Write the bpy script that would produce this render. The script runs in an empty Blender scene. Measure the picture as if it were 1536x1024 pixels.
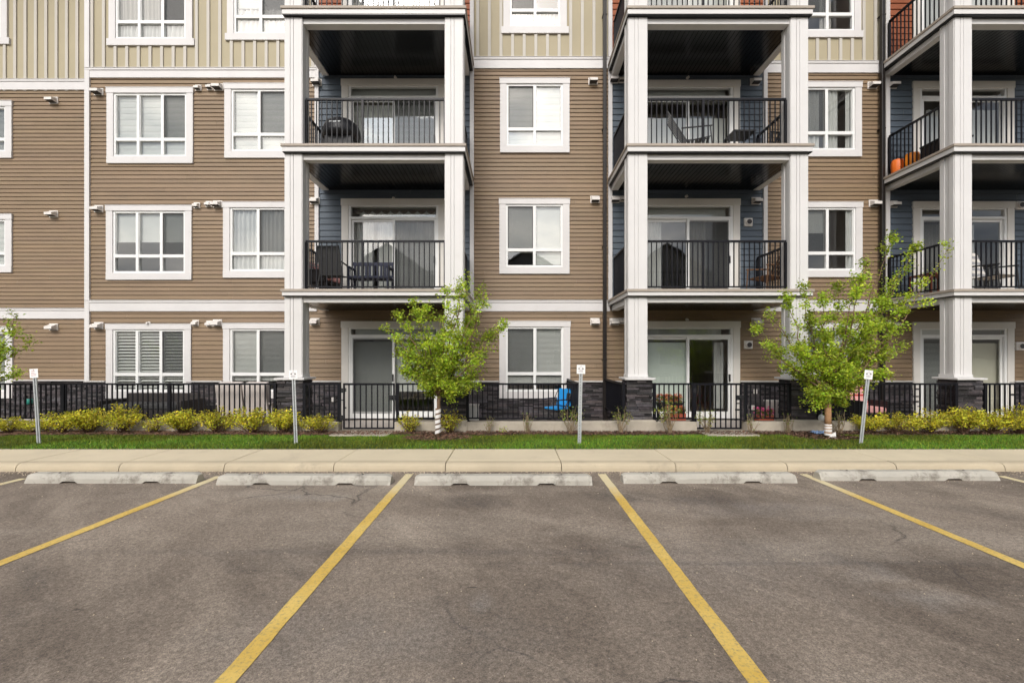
import bpy, math, random
from mathutils import Vector, Matrix
R = random.Random(7)
SC = bpy.context.scene
COL = SC.collection
F = 660.0; VX = 770.0; HY = 534.0; H = 1.6
def X(px, Y): return (px - VX) / F * Y
def Z(py, Y): return H + (HY - py) / F * Y
YW = 11.0      # main facade
YS = 9.1       # balcony slab front
YL = 11.5      # recessed left wing

# ------------------------------------------------------------------ materials
def lin(r, g, b):
    f = lambda c: (c/255/12.92 if c/255 <= .04045 else ((c/255+.055)/1.055)**2.4)
    return (f(r), f(g), f(b))
def nt(m):
    m.use_nodes = True
    return m.node_tree.nodes, m.node_tree.links
def mat(name, c, rough=.7, var=.12, scale=4.0, bump=0.0, bscale=60.0, c2=None, spec=.4, attr=False, metal=0.0, stretch=(1, 1, 1), trans=0.0, dirt=None):
    m = bpy.data.materials.new(name); N, L = nt(m)
    p = N['Principled BSDF']; p.inputs['Roughness'].default_value = rough
    p.inputs['Specular IOR Level'].default_value = spec; p.inputs['Metallic'].default_value = metal
    tc = N.new('ShaderNodeTexCoord'); mp = N.new('ShaderNodeMapping'); mp.inputs['Scale'].default_value = stretch
    L.new(tc.outputs['Object'], mp.inputs['Vector'])
    nz = N.new('ShaderNodeTexNoise'); nz.inputs['Scale'].default_value = scale; nz.inputs['Detail'].default_value = 5
    nz.inputs['Roughness'].default_value = .65
    L.new(mp.outputs[0], nz.inputs['Vector'])
    rp = N.new('ShaderNodeValToRGB'); rp.color_ramp.elements[0].position = .3; rp.color_ramp.elements[1].position = .7
    if c2 is None:
        a = tuple(max(0, v*(1-var)) for v in c); b = tuple(min(1, v*(1+var)) for v in c)
    else: a, b = c, c2
    rp.color_ramp.elements[0].color = (*a, 1); rp.color_ramp.elements[1].color = (*b, 1)
    L.new(nz.outputs['Fac'], rp.inputs['Fac'])
    out = rp.outputs['Color']
    if dirt:
        n2 = N.new('ShaderNodeTexNoise'); n2.inputs['Scale'].default_value = dirt[1]; n2.inputs['Detail'].default_value = 8
        n2.inputs['Roughness'].default_value = .75
        L.new(mp.outputs[0], n2.inputs['Vector'])
        r2 = N.new('ShaderNodeValToRGB'); r2.color_ramp.elements[0].position = dirt[2]; r2.color_ramp.elements[1].position = dirt[2]+.14
        r2.color_ramp.elements[0].color = (0, 0, 0, 1); r2.color_ramp.elements[1].color = (dirt[3],)*3 + (1,)
        L.new(n2.outputs['Fac'], r2.inputs['Fac'])
        mx = N.new('ShaderNodeMix'); mx.data_type = 'RGBA'
        L.new(r2.outputs[0], mx.inputs['Factor']); L.new(out, mx.inputs['A']); mx.inputs['B'].default_value = (*dirt[0], 1)
        out = mx.outputs['Result']
    if attr:
        at = N.new('ShaderNodeAttribute'); at.attribute_name = 'Col'
        mx = N.new('ShaderNodeMix'); mx.data_type = 'RGBA'; mx.blend_type = 'MULTIPLY'; mx.inputs['Factor'].default_value = 1
        L.new(out, mx.inputs['A']); L.new(at.outputs['Color'], mx.inputs['B']); out = mx.outputs['Result']
    L.new(out, p.inputs['Base Color'])
    if bump:
        nb = N.new('ShaderNodeTexNoise'); nb.inputs['Scale'].default_value = bscale; nb.inputs['Detail'].default_value = 4
        L.new(mp.outputs[0], nb.inputs['Vector'])
        bp = N.new('ShaderNodeBump'); bp.inputs['Strength'].default_value = bump; bp.inputs['Distance'].default_value = .02
        L.new(nb.outputs['Fac'], bp.inputs['Height']); L.new(bp.outputs['Normal'], p.inputs['Normal'])
    if trans:
        tr = N.new('ShaderNodeBsdfTranslucent'); L.new(out, tr.inputs['Color'])
        ms = N.new('ShaderNodeMixShader'); ms.inputs[0].default_value = trans
        L.new(p.outputs[0], ms.inputs[1]); L.new(tr.outputs[0], ms.inputs[2])
        L.new(ms.outputs[0], N['Material Output'].inputs['Surface'])
    return m
def glass_mat(name, ior, tint):
    m = bpy.data.materials.new(name); N, L = nt(m); N.remove(N['Principled BSDF'])
    t = N.new('ShaderNodeBsdfTransparent'); t.inputs[0].default_value = (*tint, 1)
    g = N.new('ShaderNodeBsdfGlossy'); g.inputs['Roughness'].default_value = .015; g.inputs[0].default_value = (1, 1, 1, 1)
    f = N.new('ShaderNodeFresnel'); ge = N.new('ShaderNodeNewGeometry'); mr = N.new('ShaderNodeMapRange')
    mr.inputs['To Min'].default_value = ior; mr.inputs['To Max'].default_value = 1/ior     # a thin pane reflects alike from both sides
    L.new(ge.outputs['Backfacing'], mr.inputs['Value']); L.new(mr.outputs[0], f.inputs['IOR'])
    tc = N.new('ShaderNodeTexCoord'); nz = N.new('ShaderNodeTexNoise'); nz.inputs['Scale'].default_value = 1.6
    L.new(tc.outputs['Object'], nz.inputs['Vector'])
    b = N.new('ShaderNodeBump'); b.inputs['Strength'].default_value = .05; b.inputs['Distance'].default_value = .03
    L.new(nz.outputs['Fac'], b.inputs['Height']); L.new(b.outputs[0], g.inputs['Normal'])
    ms = N.new('ShaderNodeMixShader'); L.new(f.outputs[0], ms.inputs[0]); L.new(t.outputs[0], ms.inputs[1]); L.new(g.outputs[0], ms.inputs[2])
    L.new(ms.outputs[0], N['Material Output'].inputs['Surface'])
    return m
def mesh_screen(name, c, op):
    m = bpy.data.materials.new(name); N, L = nt(m)
    p = N['Principled BSDF']; p.inputs['Base Color'].default_value = (*c, 1); p.inputs['Roughness'].default_value = .8
    t = N.new('ShaderNodeBsdfTransparent'); ms = N.new('ShaderNodeMixShader'); ms.inputs[0].default_value = op
    L.new(t.outputs[0], ms.inputs[1]); L.new(p.outputs[0], ms.inputs[2]); L.new(ms.outputs[0], N['Material Output'].inputs['Surface'])
    return m
M = {}
M['siding'] = mat('brown_vinyl', (.218, .150, .089), .55, .10, .8, .12, 25, stretch=(1, 1, 4), attr=True, dirt=((.17, .125, .08), 1.1, .56, .5))
M['blue'] = mat('blue_fibre_cement', (.082, .104, .130), .6, .10, 1.2, .1, 30, stretch=(1, 1, 5), attr=True)
M['rust'] = mat('rust_panel', (.30, .085, .03), .6, .10, 1.5)
M['cream'] = mat('cream_panel', (.37, .32, .215), .65, .06, .7, .05, 30)
M['batten'] = mat('batten_paint', (.47, .44, .39), .55, .05, 1.2)
M['trim'] = mat('trim_paint', (.61, .59, .58), .5, .05, 1.3, dirt=((.42, .38, .33), 2.2, .60, .35))
M['column'] = mat('column_paint', (.62, .605, .59), .5, .04, 1.0, dirt=((.5, .46, .41), 1.7, .60, .35))
M['vinyl'] = mat('white_vinyl', (.74, .74, .725), .35, .03, 1.0)
M['taupe'] = mat('deck_edge_taupe', (.34, .29, .24), .6, .08, 2.0)
M['doortrim'] = mat('door_casing_paint', (.66, .63, .58), .5, .05, 1.3)
M['black'] = mat('black_metal', (.006, .006, .009), .42, .15, 6.0, spec=.22)
M['soffit'] = mat('black_soffit_metal', (.0025, .0025, .003), .20, .15, 1.0, .1, 6, spec=.35)
M['brownpipe'] = mat('dark_brown_aluminium', (.012, .009, .008), .4, .15, 3.0)
M['stone'] = mat('dark_ledgestone', (.038, .034, .035), .75, .35, 14.0, .7, 40, attr=True)
M['flash'] = mat('sill_flashing', (.50, .48, .46), .5, .06, 2.0)
M['concrete'] = mat('patio_wall_concrete', (.42, .37, .30), .85, .14, 3.0, .25, 50, attr=True, dirt=((.24, .20, .155), 2.6, .54, .6))
M['walk'] = mat('sidewalk_concrete', (.62, .535, .385), .85, .08, .9, .2, 90, dirt=((.46, .39, .29), 1.3, .54, .5))
M['curb'] = mat('curb_concrete', (.49, .415, .295), .85, .10, 1.4, .25, 70, dirt=((.30, .25, .185), 2.4, .57, .6))
M['stop'] = mat('wheel_stop_concrete', (.44, .415, .36), .8, .10, 2.5, .35, 60, dirt=((.19, .17, .14), 4.6, .51, .85))
M['soil'] = mat('mulch_soil', (.075, .045, .030), .95, .4, 9.0, .8, 60)
M['chip'] = mat('bark_chips', (.15, .085, .058), .9, .3, 12.0, attr=True)
M['turf'] = mat('turf_soil', (.045, .085, .018), .95, .3, 5.0, .5, 60)
M['grass'] = mat('grass_blade', (.115, .255, .022), .6, .25, 1.5, attr=True, trans=.3)
M['patio'] = mat('patio_concrete', (.47, .42, .38), .85, .1, 2.0, .2, 60)
M['galv'] = mat('galvanised_steel', (.48, .50, .50), .5, .15, 8.0, metal=.3)
M['plate'] = mat('sign_white', (.82, .81, .79), .45, .03, 5.0)
M['ink'] = mat('sign_ink', (.06, .05, .06), .6, .2, 9)
M['inkred'] = mat('sign_faded_ink', (.42, .25, .27), .6, .2, 9)
M['inkgrey'] = mat('sign_grey_ink', (.45, .43, .45), .6, .2, 9)
M['leaf'] = mat('spring_leaf', (.45, .58, .062), .5, .2, 2.0, attr=True, trans=.5)
M['gold'] = mat('golden_leaf', (.60, .57, .050), .55, .2, 3.0, attr=True, trans=.3)
M['rose'] = mat('rose_leaf', (.26, .32, .06), .55, .3, 3.0, attr=True, trans=.3)
M['bark'] = mat('young_bark', (.17, .105, .065), .85, .3, 12.0, .5, 40, stretch=(1, 1, .3))
M['twig'] = mat('shrub_twig', (.13, .075, .05), .85, .3, 20.0)
M['rosetwig'] = mat('pale_twig', (.27, .20, .12), .85, .3, 20.0)
M['guard'] = mat('trunk_guard_plastic', (.76, .73, .70), .5, .06, 8.0)
M['wrap'] = mat('trunk_wrap_brown', (.36, .20, .10), .8, .25, 10.0, .3, 40)
M['room'] = mat('room_paint', (.40, .37, .33), .8, .05, 1.0)
M['blind'] = mat('white_blind', (.56, .56, .535), .7, .03, 2.0, trans=.25)
M['blindgrey'] = mat('grey_blind', (.50, .51, .48), .7, .04, 2.0, trans=.2)
M['blindgreen'] = mat('pale_green_roller', (.60, .66, .60), .7, .04, 2.0, trans=.2)
M['blindbeige'] = mat('beige_roller', (.58, .55, .45), .7, .04, 2.0, trans=.2)
M['curtain'] = mat('sheer_curtain', (.56, .56, .54), .85, .05, 3.0, trans=.3)
M['curtaindk'] = mat('taupe_curtain', (.33, .31, .28), .85, .08, 3.0, trans=.2)
M['valance'] = mat('dark_valance', (.10, .08, .07), .85, .1, 3.0)
M['glass'] = glass_mat('window_glass', 2.0, (.95, .97, .96))
M['screen'] = mesh_screen('insect_screen', (.06, .065, .065), .45)
M['hood'] = mat('vent_hood_plastic', (.70, .66, .62), .5, .05, 5.0)
M['hooddark'] = mat('vent_dark', (.05, .045, .045), .6, .1, 5.0)
M['roof'] = mat('roof_membrane', (.12, .12, .12), .9, .15, 2.0)
M['wicker'] = mat('dark_wicker', (.030, .024, .022), .7, .4, 60.0, .5, 80)
M['cushion'] = mat('pale_cushion', (.56, .50, .47), .9, .06, 4.0, .15, 60)
M['darkfabric'] = mat('charcoal_sling', (.045, .045, .045), .8, .15, 10.0)
M['stripe'] = mat('striped_cushion', (.58, .55, .50), .85, .08, 6.0)
M['stripedk'] = mat('cushion_grey_stripe', (.27, .27, .28), .85, .08, 6.0)
M['wood'] = mat('brown_wood', (.15, .075, .035), .6, .3, 8.0, stretch=(1, 8, 1))
M['redwood'] = mat('red_brown_wood', (.24, .060, .025), .55, .25, 8.0)
M['bluefab'] = mat('bright_blue_fabric', (.012, .25, .62), .7, .1, 8.0)
M['navy'] = mat('navy_fabric', (.016, .019, .040), .7, .2, 8.0)
M['red'] = mat('red_paint', (.45, .035, .025), .5, .15, 8.0)
M['pinkfab'] = mat('pink_fabric', (.70, .36, .34), .85, .1, 8.0)
M['orange'] = mat('orange_glaze', (.85, .26, .012), .45, .12, 6.0)
M['orangered'] = mat('orange_red_glaze', (.75, .16, .02), .45, .12, 6.0)
M['teal'] = mat('teal_glaze', (.05, .33, .27), .4, .1, 6.0)
M['pinkpetal'] = mat('pink_petal', (.75, .12, .30), .6, .2, 20.0)
M['redpetal'] = mat('orange_petal', (.62, .16, .08), .6, .25, 20.0)
M['terracotta'] = mat('terracotta', (.40, .09, .05), .7, .12, 8.0)
M['blackplastic'] = mat('black_plastic', (.016, .016, .018), .45, .15, 6.0)
M['cover'] = mat('black_grill_cover', (.018, .018, .021), .42, .2, 6.0, .4, 9)
M['whitebox'] = mat('white_plastic', (.68, .67, .64), .5, .06, 4.0)
M['bluebag'] = mat('blue_plastic', (.20, .30, .50), .4, .1, 8.0)
M['housewall'] = mat('house_siding', (.42, .41, .40), .7, .08, 2.0)
M['houseroof'] = mat('house_shingles', (.055, .052, .055), .9, .3, 5.0)
M['ground'] = mat('far_ground', (.09, .10, .06), .95, .3, .2)

# ------------------------------------------------------------------ mesh builder
class MB:
    def __init__(s): s.v = []; s.f = []; s.mi = []; s.c = []
    def face(s, pts, m=0, col=(1, 1, 1)):
        i = len(s.v); s.v.extend([tuple(p) for p in pts]); s.f.append(tuple(range(i, i+len(pts)))); s.mi.append(m); s.c.append(col)
    def box(s, x0, x1, y0, y1, z0, z1, m=0, col=(1, 1, 1), T=None):
        p = [(x, y, z) for z in (z0, z1) for y in (y0, y1) for x in (x0, x1)]
        if T is not None: p = [tuple(T @ Vector(q)) for q in p]
        i = len(s.v); s.v.extend(p)
        for f in ((0, 2, 3, 1), (4, 5, 7, 6), (0, 1, 5, 4), (2, 6, 7, 3), (0, 4, 6, 2), (1, 3, 7, 5)):
            s.f.append(tuple(i+k for k in f)); s.mi.append(m); s.c.append(col)
    def bar(s, a, b, w, d, m=0, col=(1, 1, 1), up=(0, 0, 1)):
        a = Vector(a); b = Vector(b); t = (b-a).normalized(); u = Vector(up)
        if abs(t.dot(u)) > .95: u = Vector((0, 1, 0))
        sd = t.cross(u).normalized(); u = sd.cross(t).normalized()
        p = []
        for q in (a, b):
            for i, j in ((-1, -1), (1, -1), (1, 1), (-1, 1)): p.append(tuple(q + sd*(i*w/2) + u*(j*d/2)))
        i = len(s.v); s.v.extend(p)
        for f in ((3, 2, 1, 0), (4, 5, 6, 7), (0, 1, 5, 4), (1, 2, 6, 5), (2, 3, 7, 6), (3, 0, 4, 7)):
            s.f.append(tuple(i+k for k in f)); s.mi.append(m); s.c.append(col)
    def tube(s, pts, rad, n=6, m=0, col=(1, 1, 1), cap=True):
        pts = [Vector(p) for p in pts]
        rings = []
        for k, p in enumerate(pts):
            t = (pts[min(k+1, len(pts)-1)] - pts[max(k-1, 0)]).normalized()
            u = Vector((1, 0, 0)) if abs(t.x) < .8 else Vector((0, 1, 0))
            a = t.cross(u).normalized(); b = t.cross(a)
            r = rad[k] if isinstance(rad, (list, tuple)) else rad
            i = len(s.v)
            s.v.extend([tuple(p + a*(r*math.cos(2*math.pi*j/n)) + b*(r*math.sin(2*math.pi*j/n))) for j in range(n)])
            rings.append(i)
        for k in range(len(rings)-1):
            for j in range(n):
                s.f.append((rings[k]+j, rings[k]+(j+1) % n, rings[k+1]+(j+1) % n, rings[k+1]+j)); s.mi.append(m); s.c.append(col)
        if cap:
            s.f.append(tuple(rings[-1]+j for j in range(n))); s.mi.append(m); s.c.append(col)
            s.f.append(tuple(rings[0]+j for j in reversed(range(n)))); s.mi.append(m); s.c.append(col)
    def lathe(s, cx, cy, prof, n=16, m=0, ribs=0, amp=0, col=(1, 1, 1)):
        rings = []
        for r, z in prof:
            i = len(s.v); rings.append(i)
            for j in range(n):
                a = 2*math.pi*j/n; rr = r*(1 + amp*math.cos(ribs*a))
                s.v.append((cx+rr*math.cos(a), cy+rr*math.sin(a), z))
        for k in range(len(rings)-1):
            for j in range(n):
                s.f.append((rings[k]+j, rings[k]+(j+1) % n, rings[k+1]+(j+1) % n, rings[k+1]+j)); s.mi.append(m); s.c.append(col)
        s.f.append(tuple(rings[-1]+j for j in range(n))); s.mi.append(m); s.c.append(col)
        s.f.append(tuple(rings[0]+j for j in reversed(range(n)))); s.mi.append(m); s.c.append(col)
    def build(s, name, mats, parent=None, smooth=False, bevel=0):
        me = bpy.data.meshes.new(name); me.from_pydata(s.v, [], s.f)
        if not isinstance(mats, (list, tuple)): mats = [mats]
        for m in mats: me.materials.append(M[m] if isinstance(m, str) else m)
        me.polygons.foreach_set('material_index', s.mi)
        if smooth: me.polygons.foreach_set('use_smooth', [True]*len(s.f))
        if any(c != (1, 1, 1) for c in s.c):
            ca = me.color_attributes.new('Col', 'FLOAT_COLOR', 'CORNER')
            flat = []
            for f, c in zip(s.f, s.c):
                flat.extend((c[0], c[1], c[2], 1.0)*len(f))
            ca.data.foreach_set('color', flat)
        else:
            ca = me.color_attributes.new('Col', 'FLOAT_COLOR', 'CORNER')
            ca.data.foreach_set('color', [1.0]*(4*len(me.loops)))
        me.update()
        o = bpy.data.objects.new(name, me); COL.objects.link(o)
        if parent: o.parent = parent
        if bevel:
            b = o.modifiers.new('bevel', 'BEVEL'); b.width = bevel; b.segments = 2; b.limit_method = 'ANGLE'
        return o
def tag(o, label=None, cat=None, group=None, kind=None):
    if label: o['label'] = label
    if cat: o['category'] = cat
    if group: o['group'] = group
    if kind: o['kind'] = kind
    return o
def empty(name, loc=(0, 0, 0), rz=0, label=None, cat=None, group=None):
    o = bpy.data.objects.new(name, None); COL.objects.link(o); o.location = loc; o.rotation_euler = (0, 0, rz); o.empty_display_size = .2
    return tag(o, label, cat, group)
def copy_tree(o, parent=None):
    c = o.copy(); COL.objects.link(c)
    if parent: c.parent = parent
    for ch in o.children: copy_tree(ch, c)
    return c

# ------------------------------------------------------------------ ground, lot, kerb, walk, lawn
def asphalt_mat():
    m = bpy.data.materials.new('asphalt'); N, L = nt(m); p = N['Principled BSDF']
    tc = N.new('ShaderNodeTexCoord'); co = tc.outputs['Object']
    def noise(sc, det=6, ro=.6, st=(1, 1, 1), rot=0):
        mp = N.new('ShaderNodeMapping'); mp.inputs['Scale'].default_value = st; mp.inputs['Rotation'].default_value = (0, 0, rot)
        L.new(co, mp.inputs['Vector']); n = N.new('ShaderNodeTexNoise'); n.inputs['Scale'].default_value = sc
        n.inputs['Detail'].default_value = det; n.inputs['Roughness'].default_value = ro; L.new(mp.outputs[0], n.inputs['Vector']); return n.outputs['Fac']
    def ramp(x, a, b, ca=(0, 0, 0), cb=(1, 1, 1)):
        r = N.new('ShaderNodeValToRGB'); r.color_ramp.elements[0].position = a; r.color_ramp.elements[1].position = b
        r.color_ramp.elements[0].color = (*ca, 1); r.color_ramp.elements[1].color = (*cb, 1); L.new(x, r.inputs[0]); return r.outputs[0]
    def mix(f, a, b, bt='MIX'):
        x = N.new('ShaderNodeMix'); x.data_type = 'RGBA'; x.blend_type = bt
        for k, v in (('Factor', f), ('A', a), ('B', b)):
            if hasattr(v, 'is_linked'): L.new(v, x.inputs[k])
            else: x.inputs[k].default_value = v if not isinstance(v, tuple) else (*v, 1)
        return x.outputs['Result']
    def mul(a, b):
        x = N.new('ShaderNodeMath'); x.operation = 'MULTIPLY'
        L.new(a, x.inputs[0])
        if hasattr(b, 'is_linked'): L.new(b, x.inputs[1])
        else: x.inputs[1].default_value = b
        return x.outputs[0]
    base = ramp(noise(.55, 9, .66, (1, .55, 1), .5), .36, .64, (.125, .099, .078), (.270, .222, .178))
    pale = ramp(noise(.36, 9, .66, (.7, 1.8, 1), -.6), .50, .62)
    base = mix(mul(pale, .35), base, (.40, .345, .285))
    dark = ramp(noise(.6, 10, .70, (.6, 1.8, 1), .35), .52, .64)
    base = mix(mul(dark, .25), base, (.080, .068, .058))
    def streak(sc, ln, wd, ang, a, b_):
        mp = N.new('ShaderNodeMapping'); mp.vector_type = 'TEXTURE'; mp.inputs['Scale'].default_value = (ln, wd, 1); mp.inputs['Rotation'].default_value = (0, 0, ang)
        L.new(co, mp.inputs['Vector']); n = N.new('ShaderNodeTexNoise'); n.inputs['Scale'].default_value = sc; n.inputs['Detail'].default_value = 9; n.inputs['Roughness'].default_value = .68
        n.inputs['Distortion'].default_value = .4; L.new(mp.outputs[0], n.inputs['Vector']); return ramp(n.outputs['Fac'], a, b_)
    base = mix(mul(streak(.9, 2.6, .8, -.75, .52, .68), .5), base, (.40, .335, .270))
    base = mix(mul(streak(1.1, 2.2, .6, -.55, .56, .68), .45), base, (.085, .073, .064))
    # stains: x, y, rx, ry, strength, colour
    for sx, sy, rx, ry, st, c in ((X(712, 4.85), 4.85, .55, .30, .5, (.055, .050, .050)), (X(1050, 4.9), 4.9, .8, .30, .45, (.06, .055, .055)),
                                  (X(450, 5.0), 5.0, .7, .16, .5, (.30, .27, .24)), (X(505, 5.1), 5.0, .25, .2, .35, (.30, .28, .25)), (X(1160, 4.6), 4.6, 1.6, .35, .35, (.29, .26, .235)),
                                  (X(720, 2.85), 2.85, .10, .22, .5, (.27, .245, .22)), (X(1395, 2.9), 2.9, .40, .16, .5, (.28, .255, .23)), (X(1330, 3.2), 3.25, .25, .2, .4, (.27, .245, .22)),
                                  (X(118, 2.78), 2.78, .06, .012, .9, (.03, .028, .028)), (X(710, 3.05), 3.05, .05, .014, .9, (.03, .028, .028)),
                                  (X(930, 5.0), 5.05, .45, .28, .6, (.06, .055, .05)), (X(600, 4.0), 3.6, 3.5, .09, .35, (.08, .072, .070)), (X(1150, 3.4), 3.40, 3.2, .05, .45, (.07, .063, .062)),
                                  (X(560, 2.6), 2.5, 1.3, .5, .35, (.22, .20, .182)), (X(1150, 3), 3.4, 1.5, .7, .30, (.25, .225, .205))):
        mp = N.new('ShaderNodeMapping'); mp.vector_type = 'TEXTURE'; mp.inputs['Location'].default_value = (sx, sy, 0); mp.inputs['Scale'].default_value = (rx, ry, 1)
        L.new(co, mp.inputs['Vector'])
        ad = N.new('ShaderNodeTexNoise'); ad.inputs['Scale'].default_value = 5; ad.inputs['Detail'].default_value = 5; L.new(co, ad.inputs['Vector'])
        ln = N.new('ShaderNodeVectorMath'); ln.operation = 'LENGTH'; L.new(mp.outputs[0], ln.inputs[0])
        sm = N.new('ShaderNodeMath'); sm.operation = 'MULTIPLY_ADD'; L.new(ad.outputs['Fac'], sm.inputs[0]); sm.inputs[1].default_value = 1.6; L.new(ln.outputs['Value'], sm.inputs[2])
        r = ramp(sm.outputs[0], .75, 1.0, (st,)*3, (st,)*3)
        mr = N.new('ShaderNodeMapRange'); mr.inputs['From Min'].default_value = .7; mr.inputs['From Max'].default_value = 1.75
        mr.inputs['To Min'].default_value = st; mr.inputs['To Max'].default_value = 0; L.new(sm.outputs[0], mr.inputs['Value'])
        base = mix(mr.outputs[0], base, c)
    # thin wandering cracks
    dn = N.new('ShaderNodeTexNoise'); dn.inputs['Scale'].default_value = 1.1; dn.inputs['Detail'].default_value = 6; L.new(co, dn.inputs['Vector'])
    vm = N.new('ShaderNodeVectorMath'); vm.operation = 'MULTIPLY_ADD'; L.new(dn.outputs['Color'], vm.inputs[0]); vm.inputs[1].default_value = (1.1, 1.1, 0); L.new(co, vm.inputs[2])
    vo = N.new('ShaderNodeTexVoronoi'); vo.feature = 'DISTANCE_TO_EDGE'; vo.inputs['Scale'].default_value = .26; L.new(vm.outputs[0], vo.inputs['Vector'])
    cr = ramp(vo.outputs['Distance'], 0, .0045, (1, 1, 1), (0, 0, 0))
    base = mix(mul(mul(cr, ramp(noise(.5, 3), .44, .56)), .75), base, (.045, .04, .04))
    for sc_, lo_, hi_ in ((190, .70, 1.32), (80, .86, 1.16)):
        va = N.new('ShaderNodeTexVoronoi'); va.inputs['Scale'].default_value = sc_; L.new(co, va.inputs['Vector'])
        sx_ = N.new('ShaderNodeSeparateColor'); L.new(va.outputs['Color'], sx_.inputs[0])
        base = mix(1.0, base, ramp(sx_.outputs[0], .0, 1.0, (lo_,)*3, (hi_,)*3), 'MULTIPLY')
    med = ramp(noise(30, 6, .75), .3, .7, (.66, .66, .66), (1.34, 1.34, 1.34))
    base = mix(1.0, base, med, 'MULTIPLY')
    v2 = N.new('ShaderNodeTexVoronoi'); v2.inputs['Scale'].default_value = 34; L.new(co, v2.inputs['Vector'])
    spk = mul(ramp(v2.outputs['Distance'], .07, .20, (1, 1, 1), (0, 0, 0)), ramp(noise(17, 2), .58, .64))
    base = mix(mul(spk, .6), base, (.42, .38, .34))
    L.new(base, p.inputs['Base Color']); p.inputs['Roughness'].default_value = .85; p.inputs['Specular IOR Level'].default_value = .3
    bp = N.new('ShaderNodeBump'); bp.inputs['Strength'].default_value = .55; bp.inputs['Distance'].default_value = .006
    L.new(noise(120, 5, .7), bp.inputs['Height']); L.new(bp.outputs[0], p.inputs['Normal'])
    return m
def paint_mat():
    m = bpy.data.materials.new('worn_yellow_paint'); N, L = nt(m); p = N['Principled BSDF']
    tc = N.new('ShaderNodeTexCoord')
    def nz(s, d, r):
        n = N.new('ShaderNodeTexNoise'); n.inputs['Scale'].default_value = s; n.inputs['Detail'].default_value = d; n.inputs['Roughness'].default_value = r
        L.new(tc.outputs['Object'], n.inputs['Vector']); return n.outputs['Fac']
    r0 = N.new('ShaderNodeValToRGB'); r0.color_ramp.elements[0].color = (.60, .385, .065, 1); r0.color_ramp.elements[1].color = (.74, .53, .15, 1)
    r0.color_ramp.elements[0].position = .3; r0.color_ramp.elements[1].position = .7
    L.new(nz(3, 6, .6), r0.inputs[0])
    r1 = N.new('ShaderNodeValToRGB'); r1.color_ramp.elements[0].position = .50; r1.color_ramp.elements[1].position = .66
    r1.color_ramp.elements[0].color = (0, 0, 0, 1); r1.color_ramp.elements[1].color = (.75, .75, .75, 1)
    L.new(nz(42, 8, .8), r1.inputs[0])
    x = N.new('ShaderNodeMix'); x.data_type = 'RGBA'; L.new(r1.outputs[0], x.inputs['Factor']); L.new(r0.outputs[0], x.inputs['A']); x.inputs['B'].default_value = (.20, .165, .12, 1)
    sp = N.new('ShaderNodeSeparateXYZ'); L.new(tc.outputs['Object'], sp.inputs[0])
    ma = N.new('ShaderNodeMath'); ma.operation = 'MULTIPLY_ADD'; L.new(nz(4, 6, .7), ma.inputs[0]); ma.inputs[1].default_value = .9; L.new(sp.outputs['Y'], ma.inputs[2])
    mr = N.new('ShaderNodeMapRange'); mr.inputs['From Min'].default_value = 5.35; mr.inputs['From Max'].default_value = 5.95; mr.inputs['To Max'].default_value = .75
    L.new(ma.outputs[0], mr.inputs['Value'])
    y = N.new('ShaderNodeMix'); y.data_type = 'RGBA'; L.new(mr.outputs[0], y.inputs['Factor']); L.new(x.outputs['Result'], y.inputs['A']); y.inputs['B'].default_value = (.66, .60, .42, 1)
    L.new(y.outputs['Result'], p.inputs['Base Color']); p.inputs['Roughness'].default_value = .75
    bp = N.new('ShaderNodeBump'); bp.inputs['Strength'].default_value = .4; bp.inputs['Distance'].default_value = .005
    L.new(nz(130, 4, .7), bp.inputs['Height']); L.new(bp.outputs[0], p.inputs['Normal'])
    return m
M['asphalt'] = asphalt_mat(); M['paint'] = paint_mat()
b = MB(); b.face([(-300, -300, -.30), (300, -300, -.30), (300, 300, -.30), (-300, 300, -.30)])
tag(b.build('ground', 'ground'), kind='structure')
YC = 6.10
b = MB(); b.face([(-30, -18, 0), (30, -18, 0), (30, YC+.02, 0), (-30, YC+.02, 0)])
tag(b.build('parking_lot', 'asphalt'), kind='structure')
def line(x0, x1, y0, y1, w=.105):
    b = MB(); n = 60
    lft = []; rgt = []
    for i in range(n+1):
        t = i/n; x = x0+(x1-x0)*t; y = y0+(y1-y0)*t
        lft.append((x-w/2+R.uniform(-.003, .003), y, .004)); rgt.append((x+w/2+R.uniform(-.003, .003), y, .004))
    for i in range(n): b.face([lft[i], rgt[i], rgt[i+1], lft[i+1]])
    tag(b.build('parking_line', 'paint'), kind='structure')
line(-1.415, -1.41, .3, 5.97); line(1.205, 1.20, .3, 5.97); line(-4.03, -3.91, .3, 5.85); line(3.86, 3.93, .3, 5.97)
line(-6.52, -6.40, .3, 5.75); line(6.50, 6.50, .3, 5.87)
# kerb: rolled profile in cast lengths, pavement in slabs
joints = [X(p, 6.05) for p in (17, 173, 332, 498, 667, 843, 1016, 1185, 1350, 1514)]
st = 1.56
while joints[0] > -26: joints.insert(0, joints[0]-st)
while joints[-1] < 26: joints.append(joints[-1]+st)
prof = [(YC, -.05), (YC, .035), (YC+.012, .075), (YC+.035, .098), (YC+.07, .110), (YC+.17, .113), (YC+.17, -.05)]
b = MB()
for a, c in zip(joints[:-1], joints[1:]):
    a += .005; c -= .005; n = 5
    dz = R.uniform(-.003, .003)
    for (y0, z0), (y1, z1) in zip(prof[:-1], prof[1:]):
        for k in range(n):
            xa = a+(c-a)*k/n; xb = a+(c-a)*(k+1)/n
            b.face([(xa, y0, z0+dz), (xb, y0, z0+dz), (xb, y1, z1+dz), (xa, y1, z1+dz)])
    b.face([(a, y, z+dz) for y, z in reversed(prof)]); b.face([(c, y, z+dz) for y, z in prof])
tag(b.build('curb', 'curb'), kind='structure')
YB = 7.05
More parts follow.
